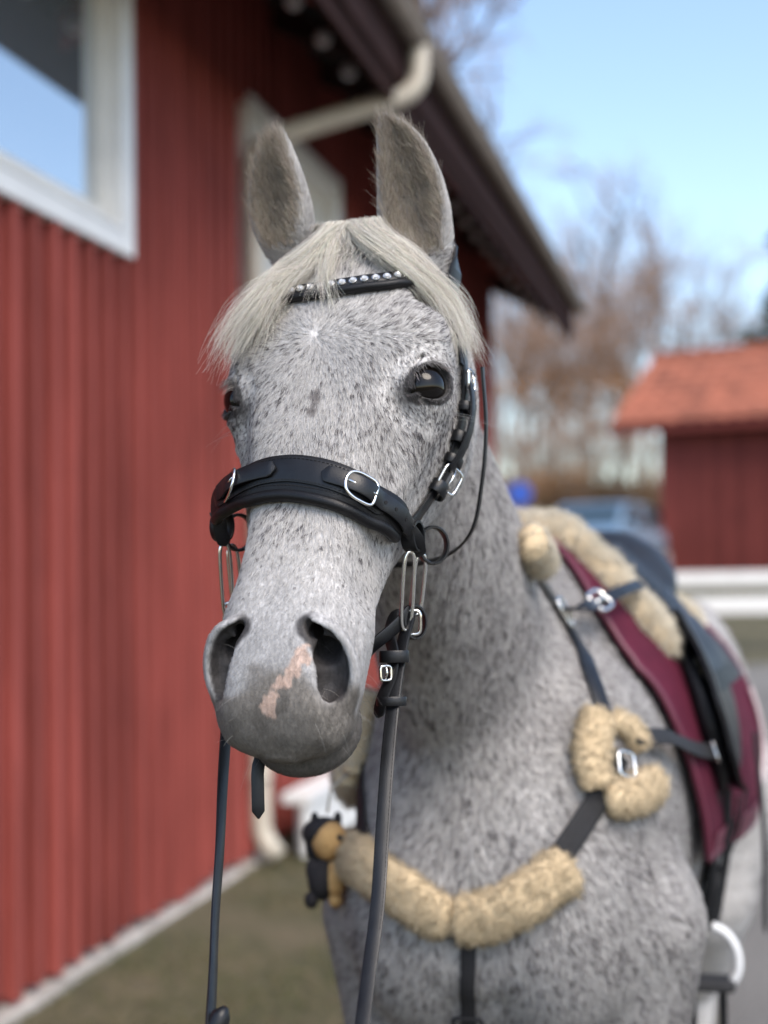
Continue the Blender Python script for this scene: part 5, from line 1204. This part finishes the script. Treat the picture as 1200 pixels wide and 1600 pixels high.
# ------------------------------------------------------------------ small red shed with tiled roof
YS = 28.0; g28 = float(gz(0, YS)); xl = P(1038, 800, YS)[0]; eave = P(1040, 668, YS-.45); ez = eave[2]; xr = xl+7.2; xe = xl-.85
shed = thing('red_shed', 'small dark red shed with terracotta tiled roof behind the white fence', 'shed', loc=(xl, YS, g28))
M['falu_dark'] = falu('dark_red_boards', (.17, .040, .033)); M['tile'] = varied('terracotta', (.42, .135, .075), .22, 3, .75)
_k = NT('terracotta_tiles'); _v2 = _k.coord(); _oi = _k.n('ObjectInfo'); _k.set(col=_k.mix(1.0, _k.ramp(_k.noise(_v2, 12, 4), [(.3, (.27, .082, .046)), (.7, (.38, .125, .070))]), _k.ramp(_oi.outputs['Random'], [(0, (.72,)*3), (1, (1.2,)*3)]), 'MULTIPLY'), rough=.75); M['tile'] = _k.m
DS = 5.0; MB().box((xl+.03, YS+.03, g28-.15), (xr-xl-.06, 0, 0), (0, DS-.06, 0), (0, 0, ez-g28+.15)).build('wall', M['dark_wood'], shed)
x = xl
while x < xr-.01:
    for sgn, y in ((1, YS), (-1, YS+DS-.0)):
        if sgn < 0 and rnd.random() < 2: continue
        MB().box((x, y, g28-.1), (.166, 0, 0), (0, .028, 0), (0, 0, ez-g28+.05)).build('board', M['falu_dark'], shed); MB().box((x-.02, y-.02, g28-.1), (.04, 0, 0), (0, .02, 0), (0, 0, ez-g28+.05)).build('batten', M['falu_dark'], shed)
    x += .172
y = YS
while y < YS+DS-.01: MB().box((xl-.0, y+.002, g28-.1), (.028, 0, 0), (0, .168, 0), (0, 0, ez-g28+.15)).build('board', M['falu_dark'], shed); y += .172
rsl = .57; ry = YS+DS/2; rzs = ez+(ry-(YS-.45))*rsl
mb = MB()
for y0, sgn in ((YS-.45, 1), (YS+DS+.45, -1)):
    a = np.array([xe, y0, ez]); b = np.array([xr+.8, y0, ez]); c = np.array([xr+.8, ry, rzs]); d = np.array([xe, ry, rzs]); u = Z3*.05; mb.hexa([a, b, c, d, a+u, b+u, c+u, d+u])
mb.build('roof', M['dark_wood'], shed); 
for k_ in (0,): MB().add([(xl, YS, ez), (xl, YS+DS, ez), (xl, ry, ez+(DS/2)*rsl), (xl+.04, YS, ez), (xl+.04, YS+DS, ez), (xl+.04, ry, ez+(DS/2)*rsl)], [(0, 1, 2), (5, 4, 3), (0, 2, 5, 3), (1, 4, 5, 2), (0, 3, 4, 1)]).build('gable', M['falu_dark'], shed)
MB().hexa([np.array(q) for q in ((xe-.03, YS-.47, ez-.14), (xe, YS-.47, ez-.14), (xe, ry, rzs-.14), (xe-.03, ry, rzs-.14), (xe-.03, YS-.47, ez+.06), (xe, YS-.47, ez+.06), (xe, ry, rzs+.06), (xe-.03, ry, rzs+.06))]).build('barge_board', M['falu_dark'], shed)
MB().box((xe, YS-.475, ez-.13), (xr+.8-xe, 0, 0), (0, .025, 0), (0, 0, .15)).build('fascia', M['falu_dark'], shed)
# pantiles
TW, TL = .34, .40; n = 7; vs = []
for j, yy in enumerate((0, TL+.05)):
    for k in range(n): x_ = TW*k/(n-1); vs.append((x_, yy, .030*math.sin(2*math.pi*k/(n-1)+.6)+(.022 if j == 0 else 0)))
for j, yy in enumerate((0, TL+.05)):
    for k in range(n): x_ = TW*k/(n-1); vs.append((x_, yy, .030*math.sin(2*math.pi*k/(n-1)+.6)+(.022 if j == 0 else 0)-.018))
me = bpy.data.meshes.new('tile'); me.from_pydata(vs, [], [(k, k+1, n+k+1, n+k) for k in range(n-1)]+[(2*n+k, 3*n+k, 3*n+k+1, 2*n+k+1) for k in range(n-1)]+[(k, 2*n+k, 2*n+k+1, k+1) for k in range(n-1)]); me.polygons.foreach_set('use_smooth', np.ones(len(me.polygons), bool)); me.materials.append(M['tile'])
ang = math.atan(rsl); sl = math.hypot(ry-YS+.45, rzs-ez); inv = Matrix.Translation(-shed.location); R_ = Matrix.Rotation(ang, 4, 'X')
rows = int(sl/TL)+1
for r in range(rows):
    for c in range(int((xr+.8-xe)/TW)):
        o = bpy.data.objects.new('tile', me); link(o, shed); o.matrix_parent_inverse = inv
        o.matrix_basis = Matrix.Translation((xe+c*TW, YS-.50, ez+.062)) @ R_ @ Matrix.Translation((rnd.uniform(-.006, .006), r*TL, rnd.uniform(-.003, .006)))
shed.location = (5.44, 27.53, g28); shed.rotation_euler = (0, 0, math.radians(-28))
tube_obj('ridge', [(xe, ry, rzs+.09), (xr+.8, ry, rzs+.09)], .11, M['tile'], shed, 12).matrix_parent_inverse = inv
# ------------------------------------------------------------------ parked car
def car():
    M['car_blue'] = NT('car_paint').set(col=(.30, .46, .62), metal=.35, rough=.22, coat=1.0, coatr=.04).m; M['car_glass'] = NT('car_glass').set(col=(.05, .08, .10), metal=.3, rough=.05).m
    M['tyre'] = varied('tyre', (.02, .02, .02), .2, 40, .85); M['lamp'] = NT('headlamp').set(col=(.75, .78, .8), rough=.1, metal=.4).m; M['trim_black'] = varied('black_plastic', (.02, .02, .022), .2, 30, .6)
    root = thing('parked_car', 'light blue estate car parked on the rise beyond the white fence', 'car'); L, Wd = 4.5, 1.78
    # body: sections along the length, local x forward
    st = [(-2.2, .34, .78, .70), (-2.1, .26, .95, .84), (-1.6, .22, .98, .88), (-.2, .20, .96, .89), (.9, .20, .95, .88), (1.5, .22, .90, .86), (2.05, .28, .78, .80), (2.22, .36, .66, .66)]
    prof = []
    for x, zb, zt_, hw_ in st: prof.append([(x, -hw_*.92, zb), (x, -hw_, zb+.12), (x, -hw_*1.0, zt_-.16), (x, -hw_*.94, zt_-.03), (x, -hw_*.6, zt_+.01), (x, hw_*.6, zt_+.01), (x, hw_*.94, zt_-.03), (x, hw_, zt_-.16), (x, hw_, zb+.12), (x, hw_*.92, zb)])
    m = 10; vs = [q for p in prof for q in p]; fs = [(i*m+k, i*m+(k+1) % m, (i+1)*m+(k+1) % m, (i+1)*m+k) for i in range(len(prof)-1) for k in range(m)]+[tuple(range(m-1, -1, -1)), tuple(range((len(prof)-1)*m, len(prof)*m))]
    parts = []
    def part(name, v, f, mat, parent=None, smooth=True, bev=0, sub=0):
        o = mesh_obj(name, v, f, mat, parent or root, smooth); o.matrix_parent_inverse = Matrix.Identity(4); bm = bmesh.new(); bm.from_mesh(o.data); bmesh.ops.recalc_face_normals(bm, faces=bm.faces); bm.to_mesh(o.data); bm.free()
        if sub: q = o.modifiers.new('s', 'SUBSURF'); q.levels = q.render_levels = sub
        sharp(o, 45); return o
    body = part('body', vs, fs, M['car_blue'], sub=2)
    # cabin
    cs = [(-2.02, .92, .97, .70, .68), (-1.75, .92, 1.36, .76, .60), (-.6, .92, 1.47, .78, .62), (.25, .92, 1.44, .78, .61), (1.05, .90, .96, .74, .70)]; vs = []
    for x, zb, zt_, wb, wt in cs: vs += [(x, -wb, zb), (x, -wt, zt_), (x, wt, zt_), (x, wb, zb)]
    fs = [(i*4+k, i*4+k+1, (i+1)*4+k+1, (i+1)*4+k) for i in range(4) for k in range(3)]+[(0, 1, 2, 3), (16, 17, 18, 19)]; cabin = part('cabin', vs, fs, M['car_blue'])
    def pane(name, q, off):
        q = np.array(q, float); n_ = nrm(np.cross(q[1]-q[0], q[2]-q[0])); c = q.mean(0); n_ = n_ if n_@(c-np.array([-.5, 0, 1.1])) > 0 else -n_; a = q+n_*off; part(name, np.vstack([a, a-n_*.02]), [(0, 1, 2, 3), (7, 6, 5, 4), (0, 4, 5, 1), (1, 5, 6, 2), (2, 6, 7, 3), (3, 7, 4, 0)], M['car_glass'], cabin, False)
    pane('windscreen', [(.98, -.66, 1.0), (.30, -.56, 1.40), (.30, .56, 1.40), (.98, .66, 1.0)], .012); pane('rear_window', [(-1.98, -.6, 1.0), (-1.78, -.54, 1.32), (-1.78, .54, 1.32), (-1.98, .6, 1.0)], .012)
    for s_ in (-1, 1):
        for x0, x1, x2, x3 in ((.82, .22, -.40, -.40), (-.46, -.46, -1.15, -1.15), (-1.22, -1.22, -1.62, -1.80)): pane('side_window', [(x0, s_*.755, .97), (x1, s_*.625, 1.39), (x2, s_*.625, 1.40), (x3, s_*.765, .97)], .012)
        for xw in (1.36, -1.36):
            bm = bmesh.new(); bmesh.ops.create_cone(bm, cap_ends=True, segments=28, radius1=.32, radius2=.32, depth=.20, matrix=Matrix.Translation((xw, s_*.80, .32)) @ Matrix.Rotation(math.pi/2, 4, 'X')); me = bpy.data.meshes.new('wheel'); bm.to_mesh(me); bm.free(); me.materials.append(M['tyre']); w_ = bpy.data.objects.new('wheel', me); link(w_, root)
            bm = bmesh.new(); bmesh.ops.create_cone(bm, cap_ends=True, segments=20, radius1=.20, radius2=.17, depth=.02, matrix=Matrix.Translation((xw, s_*.905, .32)) @ Matrix.Rotation(-s_*math.pi/2, 4, 'X')); me = bpy.data.meshes.new('rim'); bm.to_mesh(me); bm.free(); me.materials.append(M['lamp']); link(bpy.data.objects.new('rim', me), w_)
        b = MB().box((2.02, s_*.60-.14, .60), (.16, 0, 0), (0, .28, 0), (0, 0, .13)); part('headlight', b.v, b.f, M['lamp']); b = MB().box((.80, s_*.90-.08, .96), (.10, 0, 0), (0, .16, 0), (0, 0, .11)); part('mirror', b.v, b.f, M['car_blue'])
    b = MB().box((2.10, -.45, .50), (.12, 0, 0), (0, .90, 0), (0, 0, .10)); part('grille', b.v, b.f, M['trim_black']); b = MB().box((2.02, -.78, .28), (.22, 0, 0), (0, 1.56, 0), (0, 0, .16)); part('bumper', b.v, b.f, M['trim_black'])
    return root
cr_ = car(); _q = P(940, 880, 26.4); cr_.location = (_q[0], 26.6, float(gz(0, 26.6))-.01); cr_.rotation_euler = (0, 0, math.radians(-118))
# ------------------------------------------------------------------ round blue road sign
q = P(812, 771, 41); gs = float(gz(0, 41)); sign = thing('road_sign', 'small round blue road sign on a grey post by the bank', 'road sign', loc=(q[0], 41, gs)); M['sign_blue'] = NT('sign_blue').set(col=(.03, .09, .42), rough=.35).m
bm = bmesh.new(); bmesh.ops.create_cone(bm, cap_ends=True, segments=32, radius1=.34, radius2=.34, depth=.02, matrix=Matrix.Translation((q[0], 40.93, q[2])) @ Matrix.Rotation(math.pi/2, 4, 'X')); me = bpy.data.meshes.new('disc'); bm.to_mesh(me); bm.free(); me.materials.append(M['sign_blue']); o = bpy.data.objects.new('disc', me); link(o, sign); unparent_shift(o, sign)
tube_obj('post', [(q[0], 41, gs-.2), (q[0], 41, q[2]+.3)], .035, M['zinc'], sign, 10)
# ------------------------------------------------------------------ trees
_k = NT('bark'); _v2 = _k.coord(); _k.set(col=_k.ramp(_k.noise(_v2, 3, 5), [(.3, (.085, .055, .038)), (.7, (.17, .115, .08))]), rough=.9); M['bark'] = _k.m
M['twig'] = varied('twigs', (.38, .24, .165), .25, 1.5, .85); M['dry_leaf'] = varied('dry_leaves', (.42, .19, .055), .35, 4, .75); M['pine'] = varied('pine_needles', (.055, .060, .022), .4, 2, .8)
def tube3(V_, F_, pts, rad, n):
    b = len(V_); t = np.gradient(pts, axis=0); t /= np.linalg.norm(t, axis=1)[:, None]+1e-9; up = np.array([.31, .17, .93]) if abs(t[0][2]) < .8 else np.array([1., .1, 0])
    a = np.cross(t, up); a /= np.linalg.norm(a, axis=1)[:, None]+1e-9; c = np.cross(t, a)
    for i in range(len(pts)):
        for k in range(n): th = 2*math.pi*k/n; V_.append(pts[i]+rad[i]*(math.cos(th)*a[i]+math.sin(th)*c[i]))
    for i in range(len(pts)-1):
        for k in range(n): F_.append((b+i*n+k, b+i*n+(k+1) % n, b+(i+1)*n+(k+1) % n, b+(i+1)*n+k))
def bare_tree(seed, h, spread, fine, droop=0.0):
    """trunk and limbs as one mesh, fine twigs as another"""
    g = np.random.default_rng(seed); TV, TF, CV, CF = [], [], [], []; tips = []
    def grow(p, d, L, r, lev):
        m = (7, 5, 4, 3, 3)[lev]; pts = [p]; dd = d.copy()
        for i in range(m): dd = nrm(dd+g.normal(0, (.05, .13, .17, .2, .25)[lev], 3)+np.array([0, 0, (.02, .06, .05, .02, -droop)[lev]])); pts.append(pts[-1]+dd*L/m)
        pts = np.array(pts); rad = r*np.linspace(1, .45 if lev else .30, m+1)
        if lev < 3: tube3(TV, TF, pts, rad, (10, 7, 5)[lev])
        else: tube3(CV, CF, pts, rad, 3)
        if lev == 4: tips.append(pts[-1]); return
        nb = (12, 6, 5, fine)[lev]
        for k in range(nb):
            x = (.28+.72*(k+g.random())/nb) if lev == 0 else .18+.82*g.random(); i = min(int(x*m), m-1); q = pts[i]+(pts[i+1]-pts[i])*(x*m-i); ax = nrm(np.cross(pts[i+1]-pts[i], g.normal(0, 1, 3))); base = nrm(pts[i+1]-pts[i])
            a = math.radians(g.uniform(28, 62)); nd = base*math.cos(a)+ax*math.sin(a); sc_ = (.46*spread*(1.15-.65*x), .55, .52, .50)[lev]
            grow(q, nrm(nd), L*sc_*g.uniform(.7, 1.2), max(r*(.40, .50, .5, .6)[lev]*(1.1-.5*x), .007), lev+1)
    grow(np.array([0, 0, -.3]), np.array([0, 0, 1.0]), h, h*.017, 0)
    mk = lambda nm, v, f, mt: (lambda me: (me.from_pydata([tuple(x) for x in v], [], f), me.polygons.foreach_set('use_smooth', np.ones(len(me.polygons), bool)), me.materials.append(mt), me)[-1])(bpy.data.meshes.new(nm))
    return mk('trunk', TV, TF, M['bark']), mk('crown', CV, CF, M['twig']), tips
def leaves_mesh(tips, per, size, mat, seed, rad=.25, zmax=99):
    g = np.random.default_rng(seed); t = np.array(tips); t = t[t[:, 2] < zmax]; c = np.repeat(t, per, 0); c = c+g.normal(0, rad, c.shape); N = len(c); a = g.normal(0, 1, (N, 3)); a /= np.linalg.norm(a, axis=1)[:, None]; b = np.cross(a, g.normal(0, 1, (N, 3))); b /= np.linalg.norm(b, axis=1)[:, None]
    s_ = size*(.6+.8*g.random((N, 1))); v = np.stack([c-a*s_, c+b*s_*.5, c+a*s_, c-b*s_*.5], 1).reshape(-1, 3); me = bpy.data.meshes.new('leaves'); me.from_pydata(v.tolist(), [], [(4*i, 4*i+1, 4*i+2, 4*i+3) for i in range(N)]); me.materials.append(mat); return me
T1 = bare_tree(3, 12.5, 1.05, 3); T2 = bare_tree(8, 10.5, 1.2, 3); T3 = bare_tree(15, 19.0, .72, 3, .25); LF = leaves_mesh(T2[2], 1, .10, M['dry_leaf'], 5, .2, 7.0)
def plant(tm, x, y, rz_, sc_, label, group, leaf=None, name='bare_tree'):
    root = thing(name, label, 'tree', group, (x, y, float(gz(x, y)))); root.rotation_euler = (0, 0, rz_); root.scale = (sc_,)*3
    for nm, me in (('trunk', tm[0]), ('crown', tm[1])): o = bpy.data.objects.new(nm, me); link(o, root)
    if leaf is not None: link(bpy.data.objects.new('leaves', leaf), root)
    return root
def px_at(px, Y): return float(P(px, 800, Y)[0])
GR = 'bare trees on the bank'; LB1 = 'leafless brown tree on the bank, '; LB2 = 'spreading tree with dry orange leaves on the bank, '
for px, Y, k, rz_, sc_, wh in ((905, 57, 0, .3, 1.0, 'straight behind the light blue car'), (1010, 62, 0, 2.1, 1.02, 'beside the verge of the red shed'), (960, 70, 1, 1.0, 1.1, 'between the car and the shed'), (1085, 66, 1, 4.0, .98, 'behind the tiled shed roof'), (1160, 72, 0, 5.0, .95, 'behind the shed and left of the pine'),
                           (855, 66, 1, 3.0, 1.05, 'near the blue road sign'), (800, 60, 1, 1.7, .95, 'at the far corner of the barn'), (1235, 64, 0, .9, .85, 'behind the pine')):
    plant((T1, T2)[k], px_at(px, Y), Y, rz_, sc_, (LB1, LB2)[k]+wh, GR, LF if k else None)
for px, Y, rz_, sc_, wh in ((735, 46, .4, 1.10, 'rising past the far eave of the barn'), (650, 48, 2.2, 1.12, 'mostly hidden by the barn roof')): plant(T3, px_at(px, Y), Y, rz_, sc_, 'tall slender leafless birch with drooping twigs '+wh, 'tall slender trees behind the barn', name='birch_tree')
T4 = bare_tree(23, 6.0, 1.5, 4); LF4 = leaves_mesh(T4[2], 1, .09, M['dry_leaf'], 9, .15, 4.5)
for px, Y, rz_, sc_, wh in ((792, 50, .2, 1.0, 'by the far corner of the barn'), (838, 53, 1.9, 1.15, 'behind the blue road sign'), (890, 51, 3.3, .95, 'just behind the light blue car'), (940, 54, 4.4, 1.2, 'right behind the roof of the car'), (995, 51, 5.6, 1.05, 'left of the red shed')):
    plant(T4, px_at(px, Y), Y, rz_, sc_, 'small rust brown leafy thicket tree on the bank '+wh, 'small rust brown trees', LF4, name='small_tree')
for px, Y, rz_, sc_, wh in ((775, 46, 1.2, .62, 'at the foot of the birch'), (822, 47, 2.9, .70, 'beside the post of the road sign'), (868, 48, .7, .58, 'low behind the windscreen of the car'), (918, 47, 5.1, .66, 'low behind the middle of the car'), (968, 48, 3.9, .72, 'low behind the tail of the car'), (1022, 47, 2.2, .60, 'against the wall of the shed')):
    o = plant(T4, px_at(px, Y), Y, rz_, sc_, 'low rust brown bush on the bank '+wh, 'low rust brown bushes', LF4, name='bush'); o.location.z -= 1.15*sc_; o['category'] = 'bush'
# a pine at the right
g = np.random.default_rng(4); TV, TF = [], []; tube3(TV, TF, np.array([(0, 0, -.3), (.1, 0, 5), (.15, .1, 10), (.1, .1, 14)]), np.array([.24, .2, .14, .05]), 9); tips = []
for i in range(34):
    z = 5.5+8.3*i/34; a = g.random()*6.28; L_ = (2.9-1.7*(i/34))*g.uniform(.6, 1.1); q = np.array([math.cos(a), math.sin(a), .15]); pts = np.array([(0, 0, z), np.array([0, 0, z])+q*L_*.5, np.array([0, 0, z+.15])+q*L_]); tube3(TV, TF, pts, np.array([.05, .03, .012]), 5)
    for j in range(16): tips.append(pts[1]+(pts[2]-pts[1])*g.uniform(-.2, 1.1)+g.normal(0, .22, 3))
mt = bpy.data.meshes.new('trunk'); mt.from_pydata([tuple(x) for x in TV], [], TF); mt.materials.append(M['bark']); pc = leaves_mesh(tips, 26, .16, M['pine'], 6, .22); pc.name = 'crown'
for px, Y, sc_, rz_ in ((1262, 58, .80, 0.0),): plant((mt, pc), px_at(px, Y), Y, rz_, sc_, 'dark evergreen pine rising behind the red shed roof', None, name='pine_tree')
# brown undergrowth along the bank
N = 16000; x = rng.uniform(-6, 26, N); y = 47+7*rng.random(N); r0 = np.stack([x, y, gz(x, y)], 1); dd = rng.normal(0, .35, (N, 3)); dd[:, 2] = 1; L_ = (.5+1.3*rng.random(N)*vnoise(r0, .5, 81))[:, None]
curves_obj('undergrowth', np.stack([r0, r0+dd*L_*.5, r0+dd*L_+rng.normal(0, .12, (N, 3))], 1), np.array([.016, .012, .004]), np.array([[.19, .125, .07]])*(.55+.8*rng.random((N, 1))), M['wool2'], None); tag(bpy.data.objects['undergrowth'], 'dry brown undergrowth covering the bank below the bare trees', 'undergrowth')
# ------------------------------------------------------------------ little plush toy hanging from the collar
M['plush_dark'] = varied('dark_plush', (.018, .016, .018), .3, 60, .95, (300, .002)); M['plush_tan'] = varied('tan_plush', (.50, .30, .12), .2, 60, .95, (300, .002))
tc = P(512, 1325, 2.02); toy = thing('plush_toy', 'small black and tan plush toy hanging from the breast collar', 'plush toy', loc=tuple(tc)); F2 = nrm(CAM-tc); RT = nrm(np.cross(F2, Z3)); RT = RT if RT[0] > 0 else -RT
def blob(name, items, mat, parent=toy, res=20):
    bm = bmesh.new()
    for (a, b, c, r, sx, sz) in items: bmesh.ops.create_uvsphere(bm, u_segments=res, v_segments=res//2+2, radius=1, matrix=Matrix.Translation(tc+RT*a+Z3*b+F2*c) @ Matrix(((RT[0], F2[0], 0, 0), (RT[1], F2[1], 0, 0), (RT[2], F2[2], 1, 0), (0, 0, 0, 1))) @ Matrix.Diagonal((r*sx, r, r*sz, 1)))
    me = bpy.data.meshes.new(name); bm.to_mesh(me); bm.free(); me.materials.append(mat); me.polygons.foreach_set('use_smooth', np.ones(len(me.polygons), bool)); o = bpy.data.objects.new(name, me); link(o, parent); unparent_shift(o, parent); return o
def fuzz(o, col, dens=9e5, ln=.0045):
    """short pile on a plush part"""
    me = o.data; me.calc_loop_triangles(); v = np.array([q.co for q in me.vertices]); nn = np.array([q.normal for q in me.vertices]); t = np.array([q.vertices for q in me.loop_triangles])
    a, b, c = v[t[:, 0]], v[t[:, 1]], v[t[:, 2]]; ar = .5*np.linalg.norm(np.cross(b-a, c-a), axis=1); i = np.repeat(np.arange(len(t)), rng.poisson(ar*dens)); r = rng.dirichlet((1, 1, 1), len(i))
    p = a[i]*r[:, :1]+b[i]*r[:, 1:2]+c[i]*r[:, 2:]; n = nn[t[i, 0]]*r[:, :1]+nn[t[i, 1]]*r[:, 1:2]+nn[t[i, 2]]*r[:, 2:]; d = n+rng.normal(0, .45, p.shape)-np.array([0, 0, .5]); L_ = (ln*(.6+.8*rng.random(len(p))))[:, None]
    curves_obj('pile', np.stack([p, p+d*L_*.5, p+(d-np.array([0, 0, .4]))*L_], 1), np.array([.00022, .0002, .00008]), np.array(col)[None]*(.6+.8*rng.random((len(p), 1))), M['wool'], o, n)
DK, TN = (.018, .016, .018), (.50, .31, .13)
fuzz(blob('body', [(-.009, -.043, -.002, .024, .85, 1.25), (-.022, -.030, .002, .012, .8, 1.4)], M['plush_dark']), DK); fuzz(blob('belly', [(.010, -.043, .006, .018, .80, 1.45)], M['plush_tan']), TN); hd_ = blob('head', [(.003, .010, .002, .0265, .98, 1.08)], M['plush_tan']); fuzz(hd_, TN)
fuzz(blob('hood', [(-.006, .022, -.008, .028, 1.08, .82), (-.020, .004, -.006, .014, .8, 1.5)], M['plush_dark'], hd_), DK, 9e5, .006); fuzz(blob('muzzle', [(.022, -.004, .013, .0120, 1.1, .9)], M['plush_tan'], hd_), TN); blob('nose', [(.030, -.005, .021, .0085, 1.15, .95)], M['plush_dark'], hd_)
for a in (-.018, .015): fuzz(blob('ear', [(a, .042, -.004, .008, .75, 1.2)], M['plush_dark'], hd_), DK)
blob('eye', [(.017, .014, .023, .0050, 1, 1)], M['plush_dark'], hd_)
for a in (-.024, .010): fuzz(blob('foot', [(a, -.072, .004, .010, 1.0, 1.2)], M['plush_tan'] if a > 0 else M['plush_dark']), TN if a > 0 else DK)
_pc = trunk_pts(.10, math.radians(-72), .03); tube_obj('cord', [tc+Z3*.05, tc+Z3*.085+RT*.006, _pc], .0022, M['beige_metal'], toy, 6)
print('all', round(_time.time()-_t0, 1))
